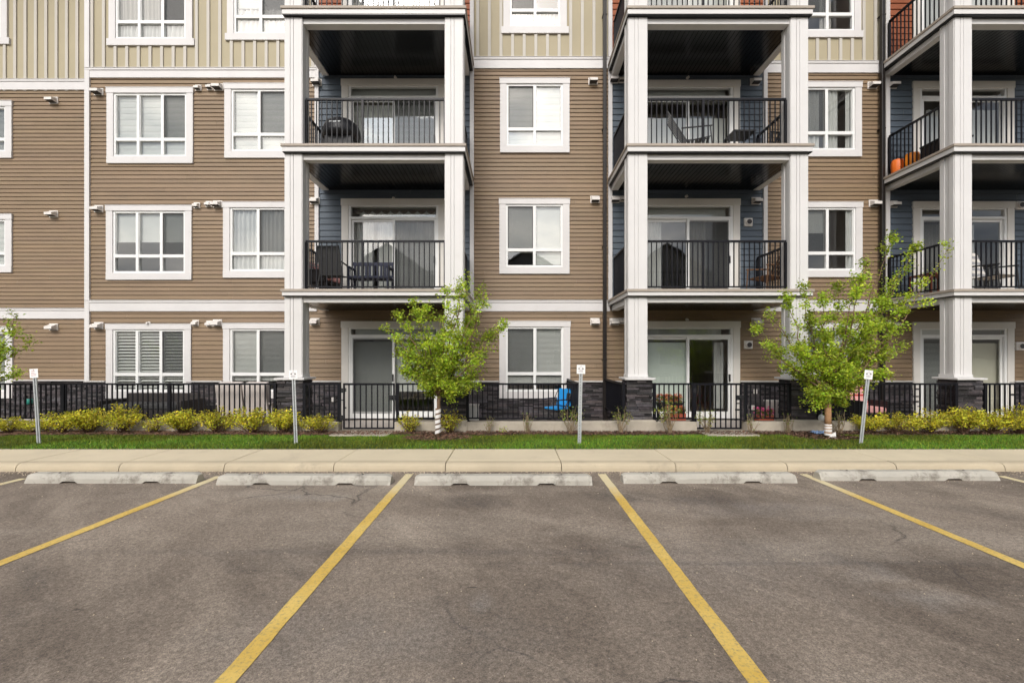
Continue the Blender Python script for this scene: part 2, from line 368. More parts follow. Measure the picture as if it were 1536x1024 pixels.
b = MB()
for i, (a, c) in enumerate(zip(joints[:-1], joints[1:])):
    dz = R.uniform(-.002, .002)
    b.box(a+.005, c-.005, YC+.173, YB, 0, .113+dz)
ob = b.build('sidewalk', 'walk', bevel=.008); tag(ob, kind='structure')
# lawn sheet + bed
def lawn_z(y): return .113 - .060*max(0, (y-YB))/1.55
b = MB()
b.face([(-26, YB+.004, lawn_z(YB)), (26, YB+.004, lawn_z(YB)), (26, 8.62, lawn_z(8.62)), (-26, 8.62, lawn_z(8.62))])
tag(b.build('lawn', 'turf'), kind='structure')
b = MB()
nx = 160
for i in range(nx):
    xa = -26+52*i/nx; xb = xa+52/nx
    for (y0, z0), (y1, z1) in zip(((8.50, .045), (8.60, .072), (8.80, .072)), ((8.60, .072), (8.80, .072), (9.0, .060))):
        b.face([(xa, y0, z0), (xb, y0, z0), (xb, y1, z1), (xa, y1, z1)])
tag(b.build('mulch_bed', 'soil'), kind='structure')
b = MB(); b.face([(-26, 8.99, 0), (26, 8.99, 0), (26, 12.2, 0), (-26, 12.2, 0)])
tag(b.build('patio', 'patio'), kind='structure')
TREES = [(X(657, 8.26), 8.26), (X(1242, 8.26), 8.26), (-10.35, 8.3)]
def bed_edge(x):
    e = 8.56 + .035*math.sin(x*2.1) + .03*math.sin(x*5.3+1)
    return e
def in_ring(x, y, k=1.0):
    for tx, ty in TREES:
        if ((x-tx)/(.62*k))**2 + ((y-ty)/(.34*k))**2 < 1 + .25*math.sin(9*math.atan2(y-ty, x-tx)): return True
    return False
for tx, ty in TREES:
    pass
# bark chips
def stuff_chips():
    b = MB()
    def chip(x, y, z):
        a = R.uniform(0, math.pi); l = R.uniform(.02, .055); w = R.uniform(.008, .02); t = R.uniform(-.5, .5)
        T = Matrix.Translation((x, y, z)) @ Matrix.Rotation(a, 4, 'Z') @ Matrix.Rotation(t, 4, 'Y')
        g = R.uniform(.45, 1.5); c = (g*R.uniform(.9, 1.15), g, g*R.uniform(.8, 1.1))
        p = [T @ Vector(q) for q in ((-l/2, -w/2, 0), (l/2, -w/2, 0), (l/2*.8, w/2, 0.006), (-l/2, w/2, .006))]
        b.face(p, 0, c)
    for _ in range(15000):
        x = R.uniform(-13, 13); y = R.uniform(8.50, 8.97)
        if y < bed_edge(x) - .03: continue
        chip(x, y, .078+R.uniform(0, .012))
    for tx, ty in TREES:
        for _ in range(1500):
            a = R.uniform(0, 2*math.pi); r = math.sqrt(R.random())
            x = tx+.66*r*math.cos(a); y = ty+.36*r*math.sin(a)
            chip(x, y, lawn_z(y)+.006+R.uniform(0, .012)+.03*(1-r))
    tag(b.build('bark_mulch', 'chip'), kind='stuff')
stuff_chips()
def grass():
    b = MB()
    for _ in range(95000):
        y = YB - .025 + (8.625-YB)*R.random()**.9; x = R.uniform(-11.4, 11.4)
        if abs(x) > y*1.22: continue
        if y > bed_edge(x): continue
        if in_ring(x, y, .96): continue
        if (-3.55 < x < -2.45 or 3.75 < x < 4.75) and y > 8.40: continue
        h = R.uniform(.018, .045)*(1.25 if (math.sin(x*1.7)+math.sin(x*4.1+y*3)) > .9 else 1); a = R.uniform(0, 2*math.pi); w = R.uniform(.004, .008)
        lx, ly = R.gauss(0, .016), R.gauss(0, .016); z = lawn_z(y)
        pt = .5+.5*math.sin(x*.9+1.3*math.sin(y*2.0)+.7*math.sin(x*3.1))
        g = R.uniform(.45, 1.35)*(.70+.55*pt)
        c = (g*R.uniform(.8, 1.5)*(1+.5*(1-pt)), g, g*.9)
        if R.random() < .09: c = (2.6*g, 1.25*g, 1.6*g)
        dx, dy = w*math.cos(a), w*math.sin(a)
        b.face([(x-dx, y-dy, z), (x+dx, y+dy, z), (x+lx, y+ly, z+h)], 0, c)
    tag(b.build('grass', 'grass'), kind='stuff')
grass()
def grit():
    b = MB()
    for k in range(5200):
        if k < 3000: x = R.uniform(-9, 9); y = YC - abs(R.gauss(0, .12)) - .005
        elif k < 4200: x = R.uniform(-9, 9); y = R.uniform(5.3, 6.05)
        else: x = R.uniform(-6, 6); y = R.uniform(1.8, 5.4)
        r = R.uniform(.003, .009)*(1.3 if k < 3000 else .8); a = R.uniform(0, 6.3); g = R.uniform(.25, 1.7)
        p = [(x+r*R.uniform(.7, 1.2)*math.cos(a+t), y+r*R.uniform(.7, 1.2)*math.sin(a+t), .002) for t in (0, 1.57, 3.14, 4.71)]
        t = (x, y, .002+r*.9); c = (g, g*.93, g*.84)
        for i in range(4): b.face([p[i], p[(i+1) % 4], t], 0, c)
    tag(b.build('loose_grit', 'concrete'), kind='stuff')
grit()
# flat concrete landings in front of the gates
for xa, xb in ((-3.55, -2.42), (3.74, 4.74)):
    b = MB(); b.box(xa, xb, 8.45, 9.16, 0, .082); tag(b.build('gate_path', 'concrete', bevel=.006), kind='structure')

# wheel stops
def wheel_stop(x0, x1, yf, label, tilt=0):
    L_ = x1-x0; o = empty('wheel_stop', ((x0+x1)/2, yf+.09, 0), tilt, label, 'wheel stop', 'concrete wheel stops along the kerb')
    b = MB(); w = .085; ht = .112
    def sec(k):  # half-section at end factor
        return [(-w, .0), (-w*.97, .055), (-w*.70, ht-.012), (-w*.55, ht), (w*.55, ht), (w*.70, ht-.012), (w*.97, .055), (w, .0)]
    xs = [-L_/2, -L_/2+.05, -L_/4-.10, -L_/4-.06, -L_/4+.10, -L_/4+.14, -.3, 0, .3, L_/4-.14, L_/4-.10, L_/4+.06, L_/4+.10, L_/2-.05, L_/2]
    rings = []
    for k, x in enumerate(xs):
        notch = .026 if k in (3, 4, 10, 11) else 0
        e = .80 if k in (0, len(xs)-1) else 1
        ring = []
        for (y, z) in sec(0):
            zz = max(z, notch) if z < .04 else z*e
            ring.append((x + R.uniform(-.002, .002), y*(e if z > 0 else 1) + R.uniform(-.002, .002), zz + (R.uniform(-.002, .002) if z > .04 else 0)))
        rings.append(ring)
    for r0, r1 in zip(rings[:-1], rings[1:]):
        for j in range(len(r0)): b.face([r0[j], r0[(j+1) % len(r0)], r1[(j+1) % len(r1)], r1[j]])
    b.face(rings[0]); b.face(list(reversed(rings[-1])))
    b.build('block', 'stop', o, bevel=.004)
    for sx in (-1, 1):
        b = MB(); b.lathe(sx*L_*.33, 0, [(.014, ht-.01), (.014, ht+.003), (.008, ht+.006)], 8); b.build('anchor_pin', 'brownpipe', o)
def stop_px(a, c, ybot, label, tilt=0):
    Y = F*H/(ybot-HY); wheel_stop(X(a, Y), X(c, Y), Y, label, tilt)
stop_px(35, 293, 725, 'leftmost grey concrete wheel stop in the row')
stop_px(323, 585, 727.5, 'concrete wheel stop in the bay just left of the middle bay', -.003)
stop_px(621, 889, 728, 'concrete wheel stop at the head of the middle parking bay', .0)
stop_px(935, 1198, 725, 'pale concrete wheel stop in the bay just right of the middle bay', .014)
stop_px(1232, 1502, 721, 'rightmost whitest concrete wheel stop in the row', .004)

# ------------------------------------------------------------------ building
BLD = empty('apartment_building', (0, 11, 0), 0, 'four storey apartment block with brown siding, white columns and black railed balconies', 'building')
BLD.location = (0, 0, 0)
OPEN = []     # openings in the facade: (wing, x0,x1,z0,z1)
XL = -10.66   # left corner of the main facade
XR = 17.0; XLL = -18.0
ZT = 12.2
def clipped(x0, x1, z0, z1, ops, emit, step, phase=0.0):
    """courses of height step between z0..z1, split round the openings"""
    k = 0
    z = z0
    while z < z1-1e-4:
        zt = min(z+step, z1)
        cuts = sorted({z, zt} | {c for o in ops for c in (o[2], o[3]) if z < c < zt})
        for a, c in zip(cuts[:-1], cuts[1:]):
            mid = (a+c)/2; xs = [(x0, x1)]
            for o in ops:
                if o[2] < mid < o[3]:
                    nxt = []
                    for p, q in xs:
                        if o[1] <= p or o[0] >= q: nxt.append((p, q)); continue
                        if o[0] > p: nxt.append((p, o[0]))
                        if o[1] < q: nxt.append((o[1], q))
                    xs = nxt
            for p, q in xs: emit(p, q, a, c, z, zt)
        z = zt; k += 1
def lap(name, m, Y, x0, x1, z0, z1, step, wing='m', proud=.020):
    ops = [o[1:] for o in OPEN if o[0] == wing]; b = MB()
    tone = {}
    def emit(p, q, a, c, zb, zt):
        k = round(zb*1000)
        if k not in tone: tone[k] = (R.uniform(0, 3.66), R.random())
        x = p
        while x < q-.001:
            i = math.floor((x-tone[k][0])/3.66+1e-6); e = min(q, (i+1)*3.66+tone[k][0])
            if q-e < .02: e = q
            rr = random.Random(k*31+i); g = rr.uniform(.93, 1.06)
            strip(x, e-(.003 if e < q else 0), a, c, zb, zt, (g, g*rr.uniform(.985, 1.01), g*rr.uniform(.97, 1.02))); x = e
    def strip(p, q, a, c, zb, zt, col):
        lip = .019; f = lambda z: Y - proud*(1-.8*(z-zb)/step)
        if a == zb:
            e = min(a+lip, c)
            b.face([(p, Y+.006, a), (q, Y+.006, a), (q, Y+.006, e), (p, Y+.006, e)])
            b.face([(p, Y+.006, e), (q, Y+.006, e), (q, f(e), e), (p, f(e), e)]); a = e
        if c-a > .001:
            b.face([(p, f(a), a), (q, f(a), a), (q, f(c), c), (p, f(c), c)], 0, col)
            if c == zt: b.face([(p, f(c), c), (q, f(c), c), (q, Y+.006, c), (p, Y+.006, c)])
    clipped(x0, x1, z0, z1, ops, emit, step)
    return b.build(name, m, BLD)
def flat(name, m, Y, x0, x1, z0, z1, wing='m', battens=None):
    ops = [o[1:] for o in OPEN if o[0] == wing]; b = MB()
    def emit(p, q, a, c, zb, zt): b.face([(p, Y, a), (q, Y, a), (q, Y, c), (p, Y, c)])
    clipped(x0, x1, z0, z1, ops, emit, 99)
    if battens:
        x = x0+battens*.5
        while x < x1-.03:
            segs = [(z0, z1)]
            for o in ops:
                if o[0]-.10 < x < o[1]+.10:
                    nxt = []
                    for p, q in segs:
                        if o[3] <= p or o[2] >= q: nxt.append((p, q)); continue
                        if o[2] > p: nxt.append((p, o[2]-.1))
                        if o[3] < q: nxt.append((o[3]+.1, q))
                    segs = nxt
            for p, q in segs: b.box(x-.036, x+.036, Y-.028, Y-.001, p, q, 1)
            x += battens
    return b.build(name, [m, 'batten'] if battens else m, BLD)

# ---- coverings (all geometry, hung behind the glass)
def cover(kind, x0, x1, z0, z1, Y, parent):
    b = MB(); nm = 'blind'; mt = ['blind']
    if kind == 'zebra':
        z = z1; k = 0
        while z > z0+.01:
            zz = max(z0, z-.075); b.box(x0, x1, Y+(.0 if k % 2 else .006), Y+(.004 if k % 2 else .01), zz, z, k % 2); z = zz; k += 1
        mt = ['blind', 'blindgrey']
    elif kind in ('venetian', 'venetiangrey'):
        z = z1; mt = ['blind' if kind == 'venetian' else 'blindgrey']
        b.box(x0, x1, Y-.01, Y+.02, z1-.03, z1)
        while z > z0+.03:
            b.face([(x0, Y+.012, z), (x1, Y+.012, z), (x1, Y-.010, z-.026), (x0, Y-.010, z-.026)]); z -= .031
    elif kind == 'shutter':
        nm = 'shutter'; n = 3; w = (x1-x0)/n; mt = ['blind']
        for i in range(n):
            a, c = x0+i*w, x0+(i+1)*w
            b.box(a+.003, a+.05, Y-.012, Y+.014, z0, z1); b.box(c-.05, c-.003, Y-.012, Y+.014, z0, z1)
            b.box(a+.05, c-.05, Y-.012, Y+.014, z1-.06, z1); b.box(a+.05, c-.05, Y-.012, Y+.014, z0, z0+.06)
            z = z0+.10
            while z < z1-.08:
                b.face([(a+.05, Y-.034, z-.004), (c-.05, Y-.034, z-.004), (c-.05, Y+.022, z+.040), (a+.05, Y+.022, z+.040)])
                b.face([(a+.05, Y-.034, z-.012), (c-.05, Y-.034, z-.012), (c-.05, Y-.034, z-.004), (a+.05, Y-.034, z-.004)]); z += .078
    elif kind.startswith('roller'):
        mt = [{'roller': 'blind', 'rollergrey': 'blindgrey', 'rollergreen': 'blindgreen', 'rollerbeige': 'blindbeige'}[kind]]
        b.box(x0, x1, Y, Y+.004, z0, z1); b.box(x0, x1, Y-.012, Y+.012, z0-.02, z0)
    elif kind.startswith('curtain'):
        nm = 'curtain'; mt = ['curtaindk' if kind == 'curtaindark' else 'curtain']
        n = max(12, int((x1-x0)/.014)); ph = R.uniform(0, 6); pts = []
        for i in range(n+1):
            x = x0+(x1-x0)*i/n; pts.append((x, Y + .022*math.sin(x*62+ph+1.5*math.sin(x*7)) + .012*math.sin(x*23+ph)))
        for (xa, ya), (xb, yb) in zip(pts[:-1], pts[1:]):
            b.face([(xa, ya, z0), (xb, yb, z0), (xb, yb, z1), (xa, ya, z1)])
        return b.build(nm, mt, parent, smooth=False)
    return b.build(nm, mt, parent)

def window(x0, x1, z0, z1, covers, screen=None, lites=2, Y=YW, wing='m', cas=.165, horn=0, label=None):
    """outer casing rectangle x0..x1, z0..z1; covers: list of (kind, fx0, fx1, fz0, fz1) in fractions of the opening"""
    ix0, ix1, iz0, iz1 = x0+cas, x1-cas, z0+.17, z1-.135
    OPEN.append((wing, ix0-.05, ix1+.05, iz0-.05, iz1+.05))
    b = MB(); yf = Y-.045
    b.box(x0, ix0, yf, Y+.03, iz0, z1-.135); b.box(ix1, x1, yf, Y+.03, iz0, z1-.135)
    b.box(x0-.012-horn, x1+.012+horn, yf-.010, Y+.03, z1-.135, z1); b.box(x0-horn, x1+horn, yf-.006, Y+.03, z0, iz0)
    b.box(x0-.02-horn, x1+.02+horn, yf-.02, Y-.01, z1, z1+.012)
    w = b.build('window', 'trim', BLD, bevel=.004)
    if label: w['label'] = label
    b = MB(); y0, y1 = Y-.022, Y+.05; fw = .048
    zb = iz0 + (iz1-iz0)*.275
    b.box(ix0, ix0+fw, y0, y1, iz0, iz1); b.box(ix1-fw, ix1, y0, y1, iz0, iz1)
    b.box(ix0+fw, ix1-fw, y0, y1, iz0, iz0+fw); b.box(ix0+fw, ix1-fw, y0, y1, iz1-fw, iz1)
    wl = (ix1-ix0)/lites
    for k in range(1, lites): b.box(ix0+wl*k-.035, ix0+wl*k+.035, y0-.004, y1, iz0+fw, iz1-fw)
    for k in range(lites):
        a = ix0+fw if k == 0 else ix0+wl*k+.035; c = ix1-fw if k == lites-1 else ix0+wl*(k+1)-.035
        b.box(a, c, y0-.002, y1, zb-.04, zb+.04)
        b.box(a, a+.014, y0+.016, y1, zb+.04, iz1-fw); b.box(c-.014, c, y0+.016, y1, zb+.04, iz1-fw)
    b.build('frame', 'vinyl', w, bevel=.003)
    b = MB(); b.face([(ix0+.01, Y+.02, iz0+.01), (ix1-.01, Y+.02, iz0+.01), (ix1-.01, Y+.02, iz1-.01), (ix0+.01, Y+.02, iz1-.01)]); b.build('pane', 'glass', w)
    if screen is not None:
        a = ix0+fw if screen == 0 else ix0+wl*screen+.035; c = ix1-fw if screen == lites-1 else ix0+wl*(screen+1)-.035
        b = MB(); b.face([(a+.016, Y-.004, zb+.042), (c-.016, Y-.004, zb+.042), (c-.016, Y-.004, iz1-fw-.002), (a+.016, Y-.004, iz1-fw-.002)]); b.build('insect_screen', 'screen', w)
        b = MB(); ys = Y-.010
        for q in ((a, a+.016, zb+.04, iz1-fw), (c-.016, c, zb+.04, iz1-fw)): b.box(q[0], q[1], ys, ys+.012, q[2], q[3])
        b.box(a+.016, c-.016, ys, ys+.012, zb+.041, zb+.056); b.box(a+.016, c-.016, ys, ys+.012, iz1-fw-.016, iz1-fw-.001)
        b.build('screen_frame', 'hooddark', w)
    W, Hh = ix1-ix0, iz1-iz0
    for kind, a, c, d, e in covers: cover(kind, ix0+W*a, ix0+W*c, iz0+Hh*d, iz0+Hh*e, Y+.065, w)
    return w

def door(x0, x1, zd, zt, covers, slide='left', screen=False, Y=YW, valance=False, hand=True):
    cas = .17; ix0, ix1 = x0+cas, x1-cas; iz1 = zt-.165
    OPEN.append(('m', ix0-.04, ix1+.04, zd-.2, iz1+.04))
    b = MB(); yf = Y-.045
    b.box(x0, ix0, yf, Y+.03, zd, zt-.165); b.box(ix1, x1, yf, Y+.03, zd, zt-.165)
    b.box(x0-.012, x1+.012, yf-.010, Y+.03, zt-.165, zt)
    w = b.build('sliding_door', 'doortrim', BLD, bevel=.004)
    zh = zd+2.03; y0, y1 = Y-.026, Y+.07; xm = (ix0+ix1)/2
    b = MB()
    b.box(ix0, ix0+.06, y0, y1, zd, iz1); b.box(ix1-.06, ix1, y0, y1, zd, iz1)
    b.box(ix0+.06, ix1-.06, y0, y1, iz1-.03, iz1); b.box(ix0+.06, ix1-.06, y0-.002, y1, zh, zh+.055); b.box(ix0+.06, ix1-.06, y0-.01, y1, zd, zd+.09)
    # one leaf stands in the front track, the other behind it
    sl = slide == 'left'
    for k, (a, c) in enumerate(((ix0+.06, xm+.025), (xm-.025, ix1-.06))):
        front = (k == 0) == sl
        ya = y0+.012 if front else y0+.052; yb = ya+.034
        b.box(a, a+.055, ya, yb, zd+.09, zh); b.box(c-.055, c, ya, yb, zd+.09, zh)
        b.box(a+.055, c-.055, ya, yb, zd+.09, zd+.17); b.box(a+.055, c-.055, ya, yb, zh-.065, zh)
    b.build('frame', 'vinyl', w, bevel=.003)
    b = MB()
    for k, (a, c) in enumerate(((ix0+.06, xm), (xm, ix1-.06))):
        ya = y0+.03 if (k == 0) == sl else y0+.068
        b.face([(a+.03, ya, zd+.12), (c-.03, ya, zd+.12), (c-.03, ya, zh-.02), (a+.03, ya, zh-.02)])
    b.face([(ix0+.03, Y+.02, zh+.03), (ix1-.03, Y+.02, zh+.03), (ix1-.03, Y+.02, iz1-.02), (ix0+.03, Y+.02, iz1-.02)])
    b.build('pane', 'glass', w)
    if screen:
        a, c = (ix0+.06, xm) if sl else (xm, ix1-.06)
        b = MB(); b.face([(a+.04, y0+.003, zd+.12), (c-.04, y0+.003, zd+.12), (c-.04, y0+.003, zh-.03), (a+.04, y0+.003, zh-.03)]); b.build('insect_screen', 'screen', w)
    if hand:
        b = MB(); hx = (xm-.01 if sl else ix1-.095)
        b.box(hx-.014, hx+.014, y0-.05, y0+.012, zd+.92, zd+1.10); b.build('handle', 'blackplastic', w, bevel=.006)
    W, Hh = ix1-ix0, iz1-zd
    for kind, a, c, d, e in covers: cover(kind, ix0+W*a, ix0+W*c, zd+Hh*d, zd+Hh*e, Y+.14, w)
    if valance:
        b = MB(); n = 9
        for i in range(n):
            a = ix0+.1+(W-.2)*i/n; c = ix0+.1+(W-.2)*(i+1)/n; pts = [(a, Y+.11, iz1-.06)]
            for j in range(9): t = j/8; pts.append((a+(c-a)*t, Y+.11, iz1-.10-.07*math.sin(math.pi*t)))
            pts.append((c, Y+.11, iz1-.06)); b.face(pts)
        b.build('valance', 'valance', w)
    return w

def wz(y0, y1, Y=YW): return Z(y1, Y), Z(y0, Y)
def win(px0, px1, py0, py1, covers, screen=None, lites=2, Y=YW, wing='m', **k):
    z0, z1 = wz(py0, py1, Y); return window(X(px0, Y), X(px1, Y), z0, z1, covers, screen, lites, Y, wing, **k)
# left recessed wing
wa = dict(Y=YL, wing='l')
win(-88, 20, 153, 238, [('venetian', 0, 1, 0, 1)], 0, 2, **wa); win(-88, 20, 322, 409, [('zebra', 0, 1, 0, 1)], 0, 2, **wa)
win(-88, 21, 490, 597, [('curtain', 0, 1, 0, 1)], 0, 2, **wa); win(-88, 13, -40, 68, [('rollergrey', 0, 1, .55, 1)], 0, 2, horn=.06, **wa)
# three-light windows
win(162, 291, 133, 246, [('zebra', 0, 1, 0, 1)], 2, 3)
win(161, 289, 309, 420, [('roller', 0, .66, .52, 1), ('rollergrey', .66, 1, .52, 1)], 2, 3)
win(161, 288, 486, 597, [('shutter', 0, 1, 0, 1)], 2, 3)
win(165, 290, -42, 70, [('curtain', 0, .62, 0, .28), ('curtaindark', 0, .60, .3, 1), ('curtain', .68, 1, 0, .28)], 2, 3, horn=.05)
# two-light windows beside the columns
win(338, 441, 127, 238, [('zebra', 0, 1, 0, 1)], 1); win(336, 440, 304, 417, [('curtain', 0, .5, 0, 1), ('curtain', .5, 1, 0, 1)], 1)
win(336, 440, 485, 597, [('venetian', 0, 1, .16, 1)], 1); win(342, 442, -50, 62, [('curtain', 0, 1, 0, .42), ('rollergrey', 0, .5, .45, 1)], 1, horn=.05)
# middle bay
win(750, 854, 119, 230, [('zebra', 0, 1, 0, 1)], 0); win(749, 854, 299, 411, [('roller', 0, 1, .25, 1), ('zebra', .5, 1, .05, .25)], 0)
win(749, 855, 482, 597, [('venetian', 0, 1, .1, 1)], 0); win(755, 850, -58, 52, [('curtain', 0, 1, 0, .34)], 0, horn=.05)
# right bay
win(1187, 1291, 124.5, 236, [('curtain', .05, .40, 0, 1), ('curtain', .52, .74, 0, 1), ('curtain', .88, 1, 0, 1)], 0)
win(1188, 1292, 304, 416, [('roller', 0, .5, .62, 1), ('curtain', .86, 1, 0, 1)], 0)
win(1188, 1292, 485, 597, [('venetian', 0, 1, 0, 1)], 0); win(1190, 1290, -52, 58, [('curtaindark', .4, .62, 0, 1)], 0, horn=.05)
# sliding doors: left, middle, right stacks
DZ = [.05, 2.99, 6.0, 8.85]
dl = (X(513, YW), X(668, YW)); dm = (X(955, YW), X(1109, YW)); dr = (X(1368, YW), X(1519, YW))
door(*dl, DZ[0], 2.47, [('rollergrey', 0, .5, 0, .85), ('rollergrey', .51, 1, .30, .85), ('rollergrey', .05, .95, .88, 1)], 'left', True)
door(*dl, DZ[1], 5.52, [('curtain', 0, .26, 0, .84), ('curtain', .30, .5, 0, .84), ('curtain', .52, 1, 0, .84), ('rollergrey', .1, .95, .87, 1)], 'right', True, valance=True)
door(*dl, DZ[2], 8.50, [('zebra', 0, .5, 0, .84), ('zebra', .5, 1, 0, .84), ('rollergrey', 0, 1, .86, 1)], 'right', True)
door(*dm, DZ[0], 2.47, [('rollergreen', 0, .5, 0, .84), ('curtain', .82, .92, .1, .84), ('rollergrey', 0, .9, .87, 1)], 'right', False)
door(*dm, DZ[1], 5.52, [('curtain', 0, .22, 0, .84), ('curtaindark', .52, .72, 0, .84), ('rollergrey', 0, .95, .87, 1)], 'right', True)
door(*dm, DZ[2], 8.47, [('roller', 0, .5, 0, .70), ('roller', .52, .95, 0, .70), ('rollergrey', 0, .95, .86, 1)], 'right', False)
door(*dr, DZ[0], 2.45, [('zebra', 0, .5, 0, .84), ('rollerbeige', .5, 1, 0, .84), ('rollergrey', 0, .5, .87, 1)], 'left', True)
door(*dr, DZ[1], 5.45, [('curtaindark', 0, .5, 0, .84), ('curtain', .55, .7, 0, .84)], 'left', True)
door(*dr, DZ[2], 8.44, [('curtain', .15, .5, 0, .8), ('roller', .52, 1, 0, .8)], 'left', False)
for d_ in (dl, dm, dr): door(*d_, DZ[3], 11.4, [('curtain', .0, .5, 0, .84), ('roller', .5, 1, .0, .84)], 'left', False)

# ---- wall skins
BAY = [(X(476, YW), X(708, YW)), (X(915, YW), X(1147, YW)), (X(1330, YW), X(1330, YW)+3.87)]
ZST = .955; Z1T = Z(470, YW); Z2B = Z(452, YW)
BANDS = {0: (Z(118, YW), Z(104, YW)), 1: (Z(104, YW), Z(88, YW)), 2: (Z(110.5, YW), Z(94, YW))}
CELL = [(XL, BAY[0][0]), (BAY[0][1], BAY[1][0]), (BAY[1][1], BAY[2][0]), (BAY[2][1], XR)]
lap('ground_floor_siding', 'siding', YW, XL, XR, ZST, 2.86, .113)
for k, (a, c) in enumerate(CELL):
    bd = BANDS[min(k, 2)]
    lap('brown_siding', 'siding', YW, a, c, 2.90, bd[0], .1035)
    flat('batten_siding', 'cream', YW, a, c, bd[0], ZT, battens=.29)
    for z0, z1 in (bd, (Z(467, YW), Z(451, YW))):
        b = MB()
        b.box(a, c, YW-.040, YW-.002, z0, z1-.05); b.box(a, c, YW-.058, YW-.002, z1-.05, z1); b.box(a, c, YW-.070, YW-.002, z1, z1+.012)
        b.build('frieze_board', 'trim', BLD, bevel=.004)
for (a, c) in BAY:
    lap('blue_siding', 'blue', YW, a, c, 2.90, 8.72, .152)
    lap('rust_siding', 'rust', YW, a, c, 8.72, ZT, .152)
lap('brown_siding', 'siding', YL, XLL, XL, ZST, 2.62, .113, 'l'); lap('brown_siding', 'siding', YL, XLL, XL, 2.64, Z(137, YL), .1035, 'l')
flat('batten_siding', 'cream', YL, XLL, XL, Z(137, YL), ZT, 'l', battens=.27)
for z0, z1 in ((Z(136, YL), Z(121, YL)), (Z(478, YL), Z(463, YL))):
    b = MB(); b.box(XLL, XL, YL-.040, YL-.002, z0, z1-.05); b.box(XLL, XL, YL-.058, YL-.002, z1-.05, z1); b.box(XLL, XL, YL-.070, YL-.002, z1, z1+.012)
    b.build('frieze_board', 'trim', BLD, bevel=.004)
b = MB(); b.face([(XL, YW, -.1), (XL, YL, -.1), (XL, YL, ZT), (XL, YW, ZT)]); b.build('return_wall', 'siding', BLD)
def corner(x0, x1, z0, z1, Y=YW): b = MB(); b.box(x0, x1, Y-.050, Y-.001, z0, z1); return b.build('corner_board', 'trim', BLD, bevel=.004)
b = MB(); b.box(XL-.02, XL+.10, YW-.052, YW-.001, ZST+.03, ZT); b.box(XL-.02, XL-.001, YW-.001, YW+.10, ZST+.03, ZT); b.build('corner_board', 'trim', BLD, bevel=.004)
for k, (a, c) in enumerate(BAY):
    for xx in (a-.05, c-.05):
        corner(xx, xx+.10, 2.99 if k else 2.99, ZT)
# ledgestone plinth + flashing
def ledgestone(b, x0, x1, z0, z1, y, ops=(), axis='x', sgn=-1):
    z = z0
    while z < z1-.01:
        h = min(R.uniform(.028, .058), z1-z); x = x0 - R.uniform(0, .2)
        while x < x1:
            l = R.uniform(.12, .48); a, c = max(x, x0), min(x+l, x1)
            if c-a > .015:
                segs = [(a, c)]
                for o in ops:
                    if o[2] < z+h and o[3] > z:
                        nx_ = []
                        for p, q in segs:
                            if o[1] <= p or o[0] >= q: nx_.append((p, q)); continue
                            if o[0]-p > .01: nx_.append((p, o[0]))
                            if q-o[1] > .01: nx_.append((o[1], q))
                        segs = nx_
                for p, q in segs:
                    d = R.uniform(.004, .046); g = R.uniform(.35, 2.1)**1.3; col = (g*R.uniform(.95, 1.12), g, g*R.uniform(.95, 1.1))
                    if axis == 'x': b.box(p, q-.003, min(y, y+sgn*d), max(y, y+sgn*d), z+.002, z+h-.002, 0, col)
                    else: b.box(min(y, y+sgn*d), max(y, y+sgn*d), p, q-.003, z+.002, z+h-.002, 0, col)
            x += l
        z += h
b = MB(); ops = [o[1:] for o in OPEN if o[0] == 'm']
ledgestone(b, XL, XR, -.02, ZST, YW-.005, ops)
flatops = ops
def em(p, q, a, c, zb, zt): b.face([(p, YW-.004, a), (q, YW-.004, a), (q, YW-.004, c), (p, YW-.004, c)], 0, (.3, .3, .3))
clipped(XL, XR, -.05, ZST, ops, em, 99)
b.build('stone_plinth', 'stone', BLD)
b = MB(); opl = [o[1:] for o in OPEN if o[0] == 'l']
ledgestone(b, XLL, XL, -.02, ZST, YL-.005, opl)
def em(p, q, a, c, zb, zt): b.face([(p, YL-.004, a), (q, YL-.004, a), (q, YL-.004, c), (p, YL-.004, c)], 0, (.3, .3, .3))
clipped(XLL, XL, -.05, ZST, opl, em, 99)
b.build('stone_plinth', 'stone', BLD)
b = MB()
def ledge(x0, x1, Y, ops):
    xs = [(x0, x1)]
    for o in ops:
        if o[2] < ZST+.02 < o[3]+.1:
            nx_ = []
            for p, q in xs:
                if o[1]+.13 <= p or o[0]-.13 >= q: nx_.append((p, q)); continue
                if o[0]-.13 > p: nx_.append((p, o[0]-.13))
                if o[1]+.13 < q: nx_.append((o[1]+.13, q))
            xs = nx_
    for p, q in xs: b.box(p, q, Y-.075, Y-.001, ZST, ZST+.035)
ledge(XL-.02, XR, YW, ops); ledge(XLL, XL-.03, YL, opl)
b.build('ledge', 'flash', BLD, bevel=.004)
# interior shell, roof, back and side walls
b = MB()
for z in (-.01, 2.86, 5.87, 8.72, ZT-.1): b.box(XL+.02, XR, YW+.16, 15.5, z-.12, z); b.box(XLL, XL+.02, YL+.16, 15.5, z-.12, z)
for x in (-15, -10.6, -7.4, -4.95, -.95, 2.5, 6.35, 9.25, 13.2): b.box(x-.05, x+.05, (YW if x > XL else YL)+.17, 15.4, -.1, ZT-.1)
b.box(XLL, XR, 15.5, 15.6, -.1, ZT)
b.build('interior_wall', 'room', BLD)
b = MB(); b.box(XLL-.2, XR+.2, YW-.75, 22, ZT+.12, ZT+.4)
b.build('roof', 'roof', BLD)
b = MB(); b.box(XLL, XR, 21.5, 21.7, -.1, ZT); b.box(XLL-.0, XLL+.15, YL+.02, 21.5, -.1, ZT); b.box(XR-.15, XR, YW+.02, 21.5, -.1, ZT)
b.build('end_wall', 'siding', BLD)

